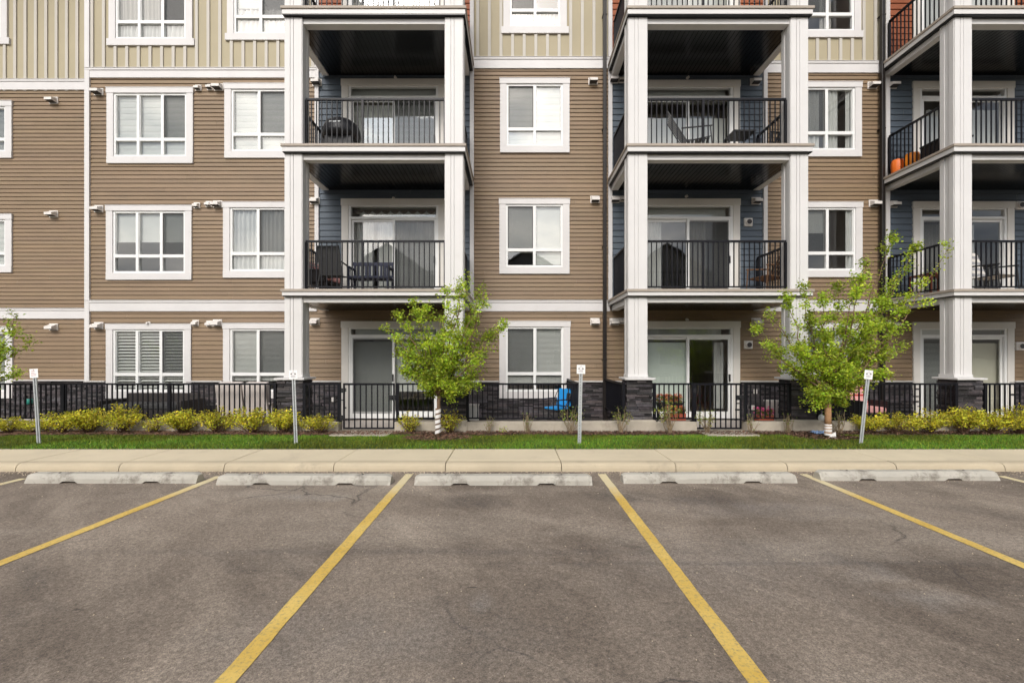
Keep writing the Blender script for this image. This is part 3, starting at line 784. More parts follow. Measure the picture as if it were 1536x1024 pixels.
# ---- balconies
def column_mesh(b, x0, x1, z0, z1, y0=9.2, y1=9.5):
    b.box(x0, x1, y0, y1, z0, z1)
    t = .016; w = x1-x0
    for a, c in ((-.01, .31), (.330, .505), (.525, 1.01)): b.box(x0+w*a, x0+w*c, y0-t, y0-.001, z0, z1)
    b.box(x0-t, x0-.001, y0-.001, y0+.10, z0, z1); b.box(x1+.001, x1+t, y0-.001, y0+.10, z0, z1)
    b.box(x0-t, x0-.001, y1-.10, y1, z0, z1); b.box(x1+.001, x1+t, y1-.10, y1, z0, z1)
def railing(b, pts, z0, z1, sp=.108, mid=True):
    for k, (a, c) in enumerate(zip(pts[:-1], pts[1:])):
        a = Vector((a[0], a[1], 0)); c = Vector((c[0], c[1], 0)); d = c-a; n = max(1, round(d.length/sp))
        b.bar(a+Vector((0, 0, z1-.02)), c+Vector((0, 0, z1-.02)), .052, .040); b.bar(a+Vector((0, 0, z0+.075)), c+Vector((0, 0, z0+.075)), .03, .028)
        for i in range(n+1):
            p = a+d*(i/n); post = i in (0, n) or (mid and d.length > 2.2 and i == round(n*.42))
            w = .046 if post else .020
            b.box(p.x-w/2, p.x+w/2, p.y-w/2, p.y+w/2, z0+(0 if post else .085), z1-.04)
COLS = [((-4.77, -4.42), (-1.42, -1.06)), ((2.41, 2.79), (5.80, 6.15)), ((9.22, 9.57), (12.62, 12.97))]
SLAB = [(X(421.5, YS), X(698.5, YS)), (X(941, YS), X(1221, YS)), (9.12, 13.06)]
LEV = [(2.99, 2.85), (5.995, 5.835), (8.84, 8.68), (12.0, 11.85)]
for s in range(3):
    x0, x1 = SLAB[s]; cl, cr = COLS[s]
    for k, (zt, zb) in enumerate(LEV[:3]):
        b = MB()
        b.box(x0+.01, x1-.01, YS+.012, YW-.075, zb+.004, zt-.055)              # white fascia box
        b.box(x0-.012, x1+.012, YS-.012, YW-.075, zt-.055, zt, 1)               # taupe deck edge
        b.box(x0+.018, x1-.018, YS+.020, YW-.075, zb-.014, zb+.004, 2)          # dark drip edge
        o = b.build('balcony', ['column', 'taupe', 'soffit'], BLD, bevel=.005)
        b = MB(); bt = zb-.014; bb = zb-.125
        b.box(cl[1]+.012, cr[0]-.012, 9.225, 9.40, bb, bt-.001); b.box(cl[0]+.03, cl[0]+.19, 9.52, YW-.075, bb, bt-.001); b.box(cr[1]-.19, cr[1]-.03, 9.52, YW-.075, bb, bt-.001)
        b.build('beam', 'column', o, bevel=.004)
        b = MB(); x = cl[0]+.20; ys0, ys1 = 9.41, YW-.08
        while x < cr[1]-.20:
            xe = min(x+.098, cr[1]-.195); b.box(x, xe-.012, ys0, ys1, bb+.010, bb+.022); b.box(xe-.012, xe, ys0, ys1, bb+.018, bb+.030); x += .098
        b.build('soffit', 'soffit', o)
        for (a, c) in (cl, cr):
            b = MB(); column_mesh(b, a, c, zt+.001, LEV[k+1][1]-.015); b.build('column', 'column', o, bevel=.004)
        b = MB(); yr = 9.33; rz = zt+1.06
        railing(b, [(cl[1]+.03, yr), (cr[0]-.03, yr)], zt+.002, rz)
        railing(b, [(cl[0]+.10, 9.53), (cl[0]+.10, YW-.10)], zt+.002, rz, mid=False); railing(b, [(cr[1]-.10, 9.53), (cr[1]-.10, YW-.10)], zt+.002, rz, mid=False)
        b.build('railing', 'black', o)
    for (a, c) in (cl, cr):
        xm = (a+c)/2; b = MB(); column_mesh(b, a, c, 1.155, LEV[0][1]-.015)
        b.box(a-.022, c+.022, 9.2-.022, 9.522, 1.155, 1.215)
        o = b.build('porch_column', 'column', BLD, bevel=.004)
        b = MB(); b.box(xm-.31, xm+.31, 9.0, 9.56, 1.112, 1.153); b.build('cap', 'trim', o, bevel=.006)
        b = MB(); px0, px1, py0, py1 = xm-.235, xm+.235, 9.075, 9.49
        b.box(px0, px1, py0, py1, .30, 1.11, 0, (.35, .35, .35))
        ledgestone(b, px0-.03, px1+.03, .30, 1.105, py0-.001); ledgestone(b, py0, py1, .30, 1.105, px0-.001, (), 'y', -1); ledgestone(b, py0, py1, .30, 1.105, px1+.001, (), 'y', 1)
        b.build('stone_base', 'stone', o)
# ---- downspouts, vents, sprinklers, outlets
for x in (X(905.5, YW), X(1323.5, YW-.1)-.02):
    b = MB(); b.box(x-.042, x+.042, YW-.17, YW-.085, .12, ZT)
    for z in (1.5, 4.3, 7.2, 10): b.box(x-.055, x+.055, YW-.175, YW-.02, z, z+.025)
    b.bar((x, YW-.13, .14), (x, YW-.33, .05), .08, .08)
    b.build('downspout', 'brownpipe', BLD, bevel=.008)
def vent(px, py, Y=YW, w=.19, small=False):
    x, z = X(px, Y-.08), Z(py, Y-.08); h = .135
    if small: w *= .62; h *= .8
    b = MB(); b.box(x-w/2-.018, x+w/2+.018, Y-.030, Y-.002, z-h/2-.02, z+h/2+.02)
    y0, y1 = Y-.175 if not small else Y-.12, Y-.03
    p = [(x-w/2, y1, z+h/2), (x+w/2, y1, z+h/2), (x+w/2, y0, z+h*.05), (x-w/2, y0, z+h*.05), (x-w/2, y1, z-h/2), (x+w/2, y1, z-h/2), (x+w/2, y0, z-h*.42), (x-w/2, y0, z-h*.42)]
    b.face([p[0], p[3], p[2], p[1]]); b.face([p[3], p[7], p[6], p[2]]); b.face([p[0], p[4], p[7], p[3]]); b.face([p[1], p[2], p[6], p[5]])
    b.face([p[4], p[5], p[6], p[7]], 1)
    b.build('vent_hood', ['hood', 'hooddark'], BLD)
for q in ((77, 149), (77, 320), (77, 490)): vent(*q, Y=YL)
for q in ((145, 136), (145, 312), (145, 488), (326, 129), (324, 305), (324, 484), (474, 122), (471, 300), (471, 482), (890, 120), (893, 298), (893, 482),
          (921, 118), (923, 298), (922, 482), (1134, 121), (1136, 300), (1136, 482), (1311, 126), (1313, 304), (1313, 484), (1341, 126), (1342, 305), (1342, 485)): vent(*q)
for q in ((295, 130), (293, 307), (291, 484), (313, 129), (311, 305), (312, 485), (933, 118), (935, 297), (934, 481)): vent(*q, small=True)
for px, py in ((593, 116), (590, 297), (592, 478), (1032, 116), (1030, 294), (1031, 479), (222, 484)):
    x, z = X(px, YW-.05), Z(py, YW-.05); b = MB()
    b.tube([(x, YW-.002, z), (x, YW-.03, z)], .035, 10); b.tube([(x, YW-.03, z), (x, YW-.09, z)], .014, 8); b.tube([(x, YW-.085, z-.03), (x, YW-.085, z+.015)], [.03, .012], 8)
    b.build('wall_sprinkler', 'hood', BLD)
for px, py in ((1123, 333), (1123, 517), (1531, 308), (1531, 519)):
    x, z = X(px, YW-.05), Z(py, YW-.05); b = MB()
    b.box(x-.10, x+.10, YW-.05, YW-.002, z-.10, z+.10); b.tube([(x, YW-.05, z), (x, YW-.09, z)], .075, 16); o = b.build('flue_plate', 'hood', BLD, bevel=.005)
    b = MB(); b.tube([(x, YW-.0905, z), (x, YW-.10, z)], .060, 16); b.build('outlet', 'hooddark', o)
for px, py in ((500, 599), (1133, 587), (1119, 610), (1129, 611)):
    x, z = X(px, YW-.07), Z(py, YW-.07); b = MB(); b.box(x-.04, x+.04, YW-.095, YW-.045, z-.055, z+.055); b.build('outlet_cover', 'hood', BLD, bevel=.008)

# ------------------------------------------------------------------ low walls, fences and gates
def low_wall(x0, x1, pads, label):
    o = empty('low_wall', ((x0+x1)/2, 9.05, 0), 0, label, 'wall'); ox = (x0+x1)/2; b = MB()
    cuts = []; n = max(1, int((x1-x0)/.6))
    b.box(x0-ox, x1-ox, -.10, .12, -.05, .262)
    b2 = b.build('wall_body', 'concrete', o, bevel=.012)
    for xm in pads:
        b = MB(); b.box(xm-.30-ox, xm+.30-ox, -.125, .46, -.05, .297); b.build('pier_footing', 'concrete', o, bevel=.012)
PIER = [(c[0]+c[1])/2 for s in COLS for c in s]
low_wall(-18, -3.56, [PIER[0]], 'low concrete wall under the long black fence left of the first gate')
low_wall(-2.42, 3.74, [PIER[1], PIER[2]], 'low concrete wall between the two gates')
low_wall(4.74, 17, [PIER[3], PIER[4], PIER[5]], 'low concrete wall right of the second gate')
def fence(pts, label, z0=.268, z1=1.045, sp=.105, posts=None):
    ox, oy = pts[0]; o = empty('fence', (ox, oy, 0), 0, label, 'fence', 'black metal patio fences')
    r = MB(); p_ = []
    for (ax, ay), (bx_, by) in zip(pts[:-1], pts[1:]):
        a = Vector((ax-ox, ay-oy, 0)); c = Vector((bx_-ox, by-oy, 0)); d = c-a; n = max(2, round(d.length/sp)); pn = max(1, round(d.length/2.0))
        b = MB(); b.bar(a+Vector((0, 0, z1-.018)), c+Vector((0, 0, z1-.018)), .045, .036); b.build('rail', 'black', o)
        b = MB(); b.bar(a+Vector((0, 0, z0+.06)), c+Vector((0, 0, z0+.06)), .032, .028); b.build('rail', 'black', o)
        for i in range(n+1):
            p = a+d*(i/n); r.box(p.x-.0105, p.x+.0105, p.y-.0105, p.y+.0105, z0+.074, z1-.036)
        p_ += [a+d*(i/pn) for i in range(pn+1)]
    r.build('picket_panel', 'black', o)
    seen = []
    for p in p_:
        if any((p-q).length < .05 for q in seen): continue
        seen.append(p); b = MB(); b.box(p.x-.028, p.x+.028, p.y-.028, p.y+.028, z0, z1+.004); b.box(p.x-.055, p.x+.055, p.y-.05, p.y+.05, z0-.003, z0+.008); b.build('post', 'black', o)
YFc = 9.05
fence([(-13.6, YFc), (PIER[0]-.30, YFc)], 'long black picket fence behind the golden shrubs at far left')
fence([(PIER[0]+.30, YFc), (-3.58, YFc)], 'short black fence between the left stone pier and the left gate')
fence([(-2.38, YFc), (PIER[1]-.30, YFc)], 'short black fence behind the left street tree, right of the left gate')
fence([(PIER[1]+.30, YFc), (X(868, YFc), YFc), (X(868, YFc), YW-.14)], 'black fence in front of the blue folding chair, turning back to the wall')
fence([(X(942, YFc)-.08, 9.10), (X(942, YFc)-.08, YW-.14)], 'black side fence running back to the wall beside the downspout')
fence([(PIER[2]+.30, YFc), (3.70, YFc)], 'short black fence behind the orange flower boxes')
fence([(4.78, YFc), (PIER[3]-.30, YFc)], 'short black fence in front of the pink potted flowers')
fence([(PIER[3]+.30, YFc), (PIER[4]-.30, YFc)], 'black fence behind the right street tree and the red patterned chair')
fence([(PIER[4]+.30, YFc), (PIER[5]-.3, YFc)], 'black fence at the right edge beyond the last visible stone pier')
def gate(x0, x1, label):
    o = empty('gate', (x0, YFc, 0), 0, label, 'gate', 'black patio gates'); w = x1-x0; z0, z1 = .105, 1.045
    b = MB(); b.box(0, w, -.018, .018, z1-.04, z1); b.box(0, w, -.014, .014, z0, z0+.03); b.box(0, .03, -.016, .016, z0+.03, z1-.04); b.box(w-.03, w, -.016, .016, z0+.03, z1-.04); b.build('gate_frame', 'black', o)
    b = MB(); n = round(w/.112)
    for i in range(1, n): x = w*i/n; b.box(x-.0105, x+.0105, -.0105, .0105, z0+.03, z1-.04)
    b.build('picket_panel', 'black', o)
    b = MB(); b.box(w-.10, w+.03, -.04, -.017, .70, .80); b.tube([(w-.05, -.04, .75), (w-.05, -.09, .75)], .018, 8); b.build('latch', 'blackplastic', o)
    for z in (.3, .85): b = MB(); b.box(-.035, .02, -.03, -.017, z, z+.09); b.build('hinge', 'blackplastic', o)
gate(X(515, YFc), X(592, YFc), 'closed black picket gate in front of the dark screened patio door')
gate(X(1042, YFc), X(1112, YFc), 'closed black picket gate in front of the half open patio door')

# ------------------------------------------------------------------ stall signs
def stall_sign(px, py, tx, ty, label, kind):
    Y = 7.56; x, z = X(px, Y), Z(py, Y); xt, zt = X(tx, Y), Z(ty, Y)
    o = empty('stall_sign', (x, Y, z-.02), 0, label, 'sign', 'small parking stall signs on steel posts')
    o.rotation_euler = (0, math.atan2(xt-x, zt-z), 0); h = math.hypot(xt-x, zt-z)+.02
    b = MB()   # U-channel post
    b.box(-.030, -.014, -.002, .003, -.1, h-.03); b.box(.014, .030, -.002, .003, -.1, h-.03)
    b.box(-.014, -.010, .003, .030, -.1, h-.03); b.box(.010, .014, .003, .030, -.1, h-.03); b.box(-.010, .010, .026, .030, -.1, h-.03)
    for i in range(int(h/.05)): b.box(-.004, .004, .0235, .0265, .05*i+.02, .05*i+.032, 1)
    b.build('post', ['galv', 'hooddark'], o)
    b = MB(); b.box(-.072, .072, -.007, -.003, h-.155, h); p = b.build('plate', 'plate', o, bevel=.0015)
    b = MB(); y = -.0095; t = h-.155
    k = 0
    b.box(-.010, .010, y, y+.003, t+.128, t+.140, 1)
    if kind == 0:
        for zz in (.112, .085, .060, .036): b.box(-.045, .045-.012*(zz*100 % 3), y, y+.003, t+zz, t+zz+.008, 1)
    else:
        b.box(-.046, -.020, y, y+.003, t+.082, t+.098); b.box(.018, .046, y, y+.003, t+.082, t+.098)
        b.box(-.040, .038, y, y+.003, t+.108, t+.116, 1)
        for zz in (.062, .048, .034): b.box(-.044, .040 if zz != .048 else .03, y, y+.003, t+zz, t+zz+.007, 1)
    b.build('print', ['ink', 'inkred' if kind == 0 else 'inkgrey'], p)
stall_sign(58, 665, 51, 553, 'small white stall sign on a leaning steel post, leftmost, before the golden shrubs', 0)
stall_sign(444, 665, 440, 555, 'small white stall sign on a steel post in front of the left stone pier', 1)
stall_sign(869, 665, 871.5, 547, 'small white stall sign on a steel post right of the middle window', 1)
stall_sign(1291, 668, 1303, 555, 'small white stall sign on a strongly leaning steel post beside the right tree', 2)

# ------------------------------------------------------------------ vegetation
def leaf(b, p, sz, shade, dirv=None, m=0):
    a = R.uniform(0, 2*math.pi); el = R.uniform(-.7, .9)
    d = Vector((math.cos(a)*math.cos(el), math.sin(a)*math.cos(el), math.sin(el)))
    s = d.cross(Vector((R.uniform(-1, 1), R.uniform(-1, 1), R.uniform(.2, 1)))).normalized()
    w = sz*.36; q = d*sz; nrm = s.cross(d)*(sz*.10)
    g = shade*R.uniform(.6, 1.35); c = (g*R.uniform(.8, 1.25), g, g*R.uniform(.6, 1.2))
    b.face([p, p+q*.45+s*w+nrm, p+q, p+q*.45-s*w+nrm], m, c)
def limb(b, a, c, r0, r1, wob=.05, n=6):
    a = Vector(a); c = Vector(c); pts = []
    for i in range(n+1):
        t = i/n; p = a.lerp(c, t); k = wob*math.sin(math.pi*t)
        pts.append(p + Vector((R.uniform(-k, k), R.uniform(-k, k), R.uniform(-k, k)*.4 + wob*.8*t*(1-t))))
    b.tube(pts, [r0+(r1-r0)*i/n for i in range(n+1)], 6)
    return pts
def make_tree(base, fork, limbs, label, guard, nleaf, lsz=.047, twl=(.12, .42)):
    """limbs: list of (dx, dy, z, weight) tips relative to the base"""
    o = empty('street_tree', base, 0, label, 'tree'); tr = MB(); lf = MB()
    z0 = 0
    top = (.02, 0, fork); pts = limb(tr, (0, 0, -.06), top, .045, .034, .012, 6)
    leader = limb(tr, top, (.0, .0, fork+.55), .032, .022, .04)
    segs = []
    for dx, dy, z, wgt in limbs:
        st = leader[R.randint(0, 5)]
        mid = Vector((dx*.55, dy*.55, st.z+(z-st.z)*.45))
        p1 = limb(tr, st, mid, .018, .011, .03, 5); p2 = limb(tr, mid, (dx, dy, z), .011, .003, .05, 6)
        segs.append((p1[2:]+p2, wgt))
    for pts, wgt in segs:
        ntw = int(15*wgt)
        tws = [(pts[max(0, len(pts)-4):], True)]
        for _ in range(ntw):
            i = R.randint(0, len(pts)-1); p = pts[i]; t = i/(len(pts)-1)
            l = R.uniform(*twl)*(1.15-.75*t)
            d = Vector((R.gauss(0, 1), R.gauss(0, .9), R.gauss(.45, .7))).normalized()
            e = p + d*l; tw = limb(tr, p, e, .005, .002, .02, 3); tws.append((tw, False))
        tot = nleaf*wgt
        for tw, mainp in tws:
            nl = int(tot/len(tws)*R.uniform(.5, 1.6)); sh = R.uniform(.5, 1.35)
            for _ in range(nl):
                i = R.uniform(.1 if not mainp else 0, len(tw)-1.001); k = int(i); p = tw[k].lerp(tw[min(k+1, len(tw)-1)], i-k)
                p = p + Vector((R.gauss(0, .045), R.gauss(0, .045), R.gauss(.008, .042)))
                leaf(lf, p, lsz*R.uniform(.6, 1.25), sh)
    t = tr.build('trunk', 'bark', o, smooth=True)
    if guard == 'spiral':
        b = MB(); n = 14; turns = 5; z0, z1, r = .03, .50, .056
        for i in range(turns*n):
            a0 = 2*math.pi*i/n; a1 = 2*math.pi*(i+1)/n; zz0 = z0+(z1-z0)*i/(turns*n); zz1 = z0+(z1-z0)*(i+1)/(turns*n); hh = .062
            for rr in (r,): b.face([(rr*math.cos(a0), rr*math.sin(a0), zz0), (rr*math.cos(a1), rr*math.sin(a1), zz1), (rr*math.cos(a1), rr*math.sin(a1), zz1+hh), (rr*math.cos(a0), rr*math.sin(a0), zz0+hh)])
        b.build('trunk_guard', 'guard', t)
        b = MB(); b.lathe(0, 0, [(.052, .0), (.051, .30), (.049, .56)], 14); b.build('trunk_wrap', 'bark', t, smooth=True)
    elif guard == 'wrap':
        b = MB(); b.lathe(0, 0, [(.056, .24), (.057, .4), (.053, .62), (.050, .64)], 14); b.build('trunk_wrap', 'wrap', t, smooth=True)
        b = MB(); b.lathe(0, 0, [(.064, .06), (.064, .26), (.060, .265)], 14)
        for za, zb_ in ((.10, .125), (.17, .185), (.225, .24)): b.lathe(0, 0, [(.0652, za), (.0652, zb_)], 14, 1)
        b.face([(-.05, -.07, .02), (.09, -.09, .015), (.10, -.06, .13), (.02, -.068, .10)]); b.build('trunk_guard', ['guard', 'wrap'], t)
    lf.build('crown', 'leaf', o)
    return o
def tip(px, py, dy, bx, bz, Y=8.26): return (X(px, Y+dy)-bx, dy, Z(py, Y+dy)-bz)
tb = (TREES[0][0], 8.26, lawn_z(8.26)-.005)
L1 = [tip(*q, tb[0], tb[2]) + (w,) for *q, w in ((578, 486, 0, .55), (600, 470, -.2, .7), (618, 456, .15, .9), (640, 462, -.35, .9), (660, 470, .3, .9), (672, 440, -.1, 1.0), (690, 425, .2, .9), (703, 408, 0, .8), (722, 432, .1, .8),
      (730, 445, -.25, .8), (757, 488, 0, .6), (738, 500, .25, .7), (722, 530, -.3, .8), (610, 505, .3, .8), (612, 535, -.25, .8), (626, 560, .2, .8), (640, 580, -.3, .9), (700, 570, .2, .9), (690, 590, -.25, .8), (668, 545, -.45, 1.0), (655, 520, .4, 1.0), (597, 525, .1, .7), (604, 556, -.1, .7), (726, 556, .1, .7), (716, 582, -.1, .6), (685, 500, -.4, 1.0), (632, 505, -.4, 1.0), (705, 480, .4, .9), (650, 588, .3, .7), (674, 592, 0, .7))]
make_tree(tb, .80, L1, 'young leafy green tree with a striped white trunk guard beside the left gate', 'spiral', 800)
tb = (TREES[1][0], 8.26, lawn_z(8.26)-.005)
L2 = [tip(*q, tb[0], tb[2]) + (w,) for *q, w in ((1132, 497, 0, .5), (1152, 470, .2, .6), (1150, 520, -.2, .7), (1180, 450, -.2, .8), (1205, 432, .1, .8), (1235, 445, -.3, .9), (1258, 430, .2, .8), (1290, 420, -.1, .8), (1302, 385, 0, .7), (1336, 358, .1, .75), (1374, 372, 0, .8), (1425, 370, -.1, .6), (1352, 400, -.15, .7), (1385, 410, .1, .6), (1318, 415, .2, .8),
      (1340, 430, .2, .9), (1352, 470, -.2, .9), (1365, 515, 0, .7), (1330, 520, .3, .9), (1310, 490, -.4, 1.0), (1270, 480, .4, 1.0), (1240, 500, -.4, 1.0), (1210, 480, .35, .9), (1200, 520, -.35, .9), (1195, 560, .2, .8), (1215, 590, -.2, .8), (1250, 545, .4, 1.0), (1275, 560, -.35, .9), (1300, 570, .2, .8), (1330, 560, -.2, .7), (1262, 605, .2, .7), (1235, 605, -.2, .7), (1290, 530, .3, .9), (1325, 455, -.2, .8))]
make_tree(tb, .66, L2, 'larger leafy green tree with a brown wrapped trunk beside the leaning right sign', 'wrap', 950)
tb = (TREES[2][0], 8.3, lawn_z(8.3)-.005)
L3 = [(.95, .0, 2.05, .5), (1.0, .2, 1.75, .6), (.85, -.2, 1.45, .6), (.9, .1, 1.2, .5), (.6, .3, 2.3, .8), (.3, -.2, 2.7, .8), (-.2, .1, 2.9, .8), (-.6, -.1, 2.5, .8), (-.9, .2, 2.0, .8), (.4, -.4, 1.8, .9), (-.4, -.4, 1.7, .9), (0, .4, 2.1, .9), (.75, -.1, 1.65, .6)]
make_tree(tb, .75, L3, 'green tree mostly out of view whose branches reach in at the left edge', 'spiral', 700)

def make_shrub(name, h, w, nst, nl, lsz, leafm, twigm, dens=1.0, zmin=.25):
    o = empty(name); tw = MB(); lf = MB()
    for _ in range(nst):
        a = R.uniform(0, 2*math.pi); sp = math.sqrt(R.random()); e = Vector((w*sp*math.cos(a), w*sp*math.sin(a)*.75, h*R.uniform(.72, 1.05)*(1-.35*sp*sp)))
        s = Vector((R.uniform(-.05, .05), R.uniform(-.04, .04), -.02)); pts = limb(tw, s, e, .0065, .0024, .03, 4)
        n = int(nl/nst*R.uniform(.6, 1.4)); sh = R.uniform(.65, 1.3)
        for k in range(n):
            t = zmin + (1-zmin)*R.random()**.7; i = t*(len(pts)-1.001); q = int(i); p = pts[q].lerp(pts[q+1], i-q)
            p = p + Vector((R.gauss(0, .035), R.gauss(0, .03), R.gauss(0, .025))); leaf(lf, p, lsz*R.uniform(.6, 1.3), sh)
    lf.build('foliage', leafm, o); tw.build('stem', twigm, o)
    return o
ORD = ['first', 'second', 'third', 'fourth', 'fifth', 'sixth', 'seventh', 'eighth', 'ninth', 'tenth', 'eleventh', 'twelfth']
protos = [make_shrub('golden_shrub', h_, w_, n_, l_, .036, 'gold', 'twig', zmin=.38) for h_, w_, n_, l_ in ((.52, .46, 46, 2200), (.48, .50, 42, 1900), (.54, .44, 38, 1800))]
thin = make_shrub('golden_shrub', .42, .30, 26, 520, .038, 'gold', 'twig')
used = {}
def place(p, px, sc, rz, label, cat, group, Y=8.78):
    if p.name in used: o = copy_tree(p)
    else: o = p; used[p.name] = 1
    o.location = (X(px, Y), Y, .066); o.rotation_euler = (0, 0, rz); o.scale = (sc*R.uniform(.92, 1.08), sc, sc*R.uniform(.92, 1.08))
    tag(o, label, cat, group)
row = [(12, .72, 0), (52, .6, 1), (92, .9, 0), (133, 1.0, 0), (183, 1.08, 0), (230, .85, 3), (274, 1.05, 0), (325, 1.0, 0), (378, 1.02, 0), (424, .98, 0)]
for i, (px, sc, k) in enumerate(row):
    place(thin if k == 3 else protos[(i*2+k) % 3], px, sc, R.uniform(0, 6), f'{"sparse low" if k == 3 else "golden yellow"} shrub, {ORD[i]} from the left along the far left fence', 'shrub', 'golden shrubs in the left bed')
place(protos[1], 478, .80, 1.0, 'golden shrub alone just right of the left stone pier', 'shrub', 'golden shrubs in the left bed')
row = [(1301, .80, 0), (1345, .95, 1), (1396, .95, 2), (1446, 1.05, 0), (1490, .98, 1), (1530, 1.0, 2), (1572, 1.0, 0)]
for i, (px, sc, k) in enumerate(row[:6]):
    place(protos[k], px, sc, R.uniform(0, 6), f'golden yellow shrub, {ORD[i]} from the leaning sign in the right bed', 'shrub', 'golden shrubs in the right bed')
place(thin, 614, 1.0, 0.4, 'small thin golden shrub just left of the left tree trunk', 'shrub', 'thin golden shrubs by the left tree')
place(thin, 674, 1.1, 2.4, 'thin golden shrub just right of the left tree trunk', 'shrub', 'thin golden shrubs by the left tree')
rp = [make_shrub('twiggy_bush', .48, .26, 17, 60, .035, 'rose', 'rosetwig', zmin=.5), make_shrub('twiggy_bush', .62, .29, 15, 150, .042, 'rose', 'rosetwig', zmin=.55)]
for px, sc, k, lb in ((733, .75, 0, 'small bare twiggy bush under the left end of the middle window'), (791, .9, 0, 'bare twiggy bush under the middle window'), (856, 1.0, 1, 'twiggy bush with new leaves beside the middle stall sign'),
                      (932, .95, 1, 'twiggy bush in front of the middle stone pier'), (1004, 1.25, 1, 'tall twiggy bush in front of the orange flower boxes'), (1060, .9, 1, 'twiggy bush standing in front of the right gate'),
                      (1127, .85, 0, 'twiggy bush just right of the right gate'), (1182, .85, 0, 'dark twiggy bush left of the right tree'), (1258, 1.1, 0, 'twiggy bush just right of the brown wrapped tree trunk')):
    place(rp[k], px, sc, R.uniform(0, 6), lb, 'bush', 'twiggy bushes in the middle bed')
sp = make_shrub('sprout', .16, .08, 8, 60, .03, 'leaf', 'rosetwig'); place(sp, 755, 1, 0, 'small green sprout in the mulch under the middle window', 'plant', None)

# ------------------------------------------------------------------ balcony and patio things
def armchair(name, loc, rz, label, frame='wicker', cush='cushion', w=.66, bh=.92, group=None, stripes=None):
    o = empty(name, loc, rz, label, 'chair', group); d = .68   # faces -y
    b = MB(); b.box(-w/2+.05, w/2-.05, -d/2, d/2-.08, .26, .33); b.build('seat', frame, o, bevel=.01)
    T = Matrix.Translation((0, d/2-.10, .30)) @ Matrix.Rotation(-.18, 4, 'X'); b = MB(); b.box(-w/2+.05, w/2-.05, 0, .05, 0, bh-.32, T=T); b.build('backrest', frame, o, bevel=.01)
    for sx in (-1, 1):
        b = MB(); b.box(sx*(w/2-.03)-.03, sx*(w/2-.03)+.03, -d/2, d/2-.05, .56, .60); b.box(sx*(w/2-.03)-.02, sx*(w/2-.03)+.02, -d/2+.02, d/2-.10, .30, .56); b.build('arm', frame, o, bevel=.008)
        for yy in (-d/2+.03, d/2-.08): b = MB(); b.box(sx*(w/2-.04)-.022, sx*(w/2-.04)+.022, yy-.022, yy+.022, 0, .29); b.build('leg', frame, o)
    if cush:
        b = MB(); b.box(-w/2+.07, w/2-.07, -d/2+.01, d/2-.10, .335, .46); b.build('seat_cushion', cush, o, bevel=.03)
        T = Matrix.Translation((0, d/2-.22, .46)) @ Matrix.Rotation(-.18, 4, 'X'); b = MB()
        b.box(-w/2+.07, w/2-.07, 0, .11, 0, bh-.46, T=T)
        if stripes:
            for i in range(3): b.box(-w/2+.065, w/2-.065, -.008, .114, .05+i*(bh-.5)/3, .05+i*(bh-.5)/3+.05, 1, T=T)
        b.build('back_cushion', [cush, stripes] if stripes else cush, o, bevel=.02)
    return o
def sling_chair(name, loc, rz, label, frame, fab, w=.56, bh=1.0, slats=False, stripes=None, tilt=.30):
    o = empty(name, loc, rz, label, 'chair'); d = .55
    for sx in (-1, 1):
        b = MB(); x = sx*w/2
        b.tube([(x, -d/2-.03, 0), (x, -d/2, .40), (x, -d/2+.02, .62)], .013, 6); b.build('leg', frame, o)
        b = MB(); b.tube([(x, d/2+.10, 0), (x, d/2-.05, .40)], .013, 6); b.build('leg', frame, o)
        b = MB(); b.tube([(x, -d/2-.02, .62), (x, d/2+.06, .66)], .018, 6); b.build('arm', frame, o)
        b = MB(); b.tube([(x*.95, -d/2, .40), (x*.95, d/2-.05, .36), (x*.95, d/2-.05+math.tan(tilt)*(bh-.36), bh)], .013, 6); b.build('side_rail', frame, o)
    if slats:
        b = MB()
        for i in range(7): y = -d/2+.03+i*.08; b.box(-w/2+.02, w/2-.02, y, y+.055, .395-.006*i, .413-.006*i)
        b.build('seat', fab, o); b = MB()
        for i in range(6):
            t = i/6; x = -w/2+.05+i*(w-.1)/5.5
            b.bar((x, d/2-.05, .40), (x, d/2-.05+math.tan(tilt)*(bh-.38), bh-.02), .045, .014, up=(0, 1, 0))
        b.build('backrest', fab, o)
    else:
        b = MB(); b.face([(-w/2+.02, -d/2, .405), (w/2-.02, -d/2, .405), (w/2-.02, 0, .365), (-w/2+.02, 0, .365)]); b.face([(-w/2+.02, 0, .365), (w/2-.02, 0, .365), (w/2-.02, d/2-.06, .37), (-w/2+.02, d/2-.06, .37)]); b.build('seat', fab, o)
        b = MB(); n = 9
        for i in range(n):
            t0, t1 = i/n, (i+1)/n; f = lambda t: (d/2-.055+math.tan(tilt)*(bh-.36)*t, .37+(bh-.38)*t)
            (ya, za), (yb, zb) = f(t0), f(t1); b.box(-w/2+.02, w/2-.02, 0, 1, 0, 1, T=Matrix.Translation((0, 0, 0)) @ Matrix(((1, 0, 0, 0), (0, .012, yb-ya, ya), (0, 0, zb-za, za), (0, 0, 0, 1))), m=(i % 2) if stripes else 0)
        b.build('backrest', [fab, stripes] if stripes else fab, o)
    return o
def side_table(name, loc, label, m, w=.5, d=.5, h=.45):
    o = empty(name, loc, 0, label, 'table'); b = MB()
    for i in range(5): y = -d/2+i*d/5; b.box(-w/2, w/2, y, y+d/5-.012, h-.03, h)
    b.build('table_top', m, o)
    for sx in (-1, 1):
        for sy in (-1, 1): b = MB(); b.box(sx*(w/2-.03)-.018, sx*(w/2-.03)+.018, sy*(d/2-.03)-.018, sy*(d/2-.03)+.018, 0, h-.03); b.build('leg', m, o)
    return o
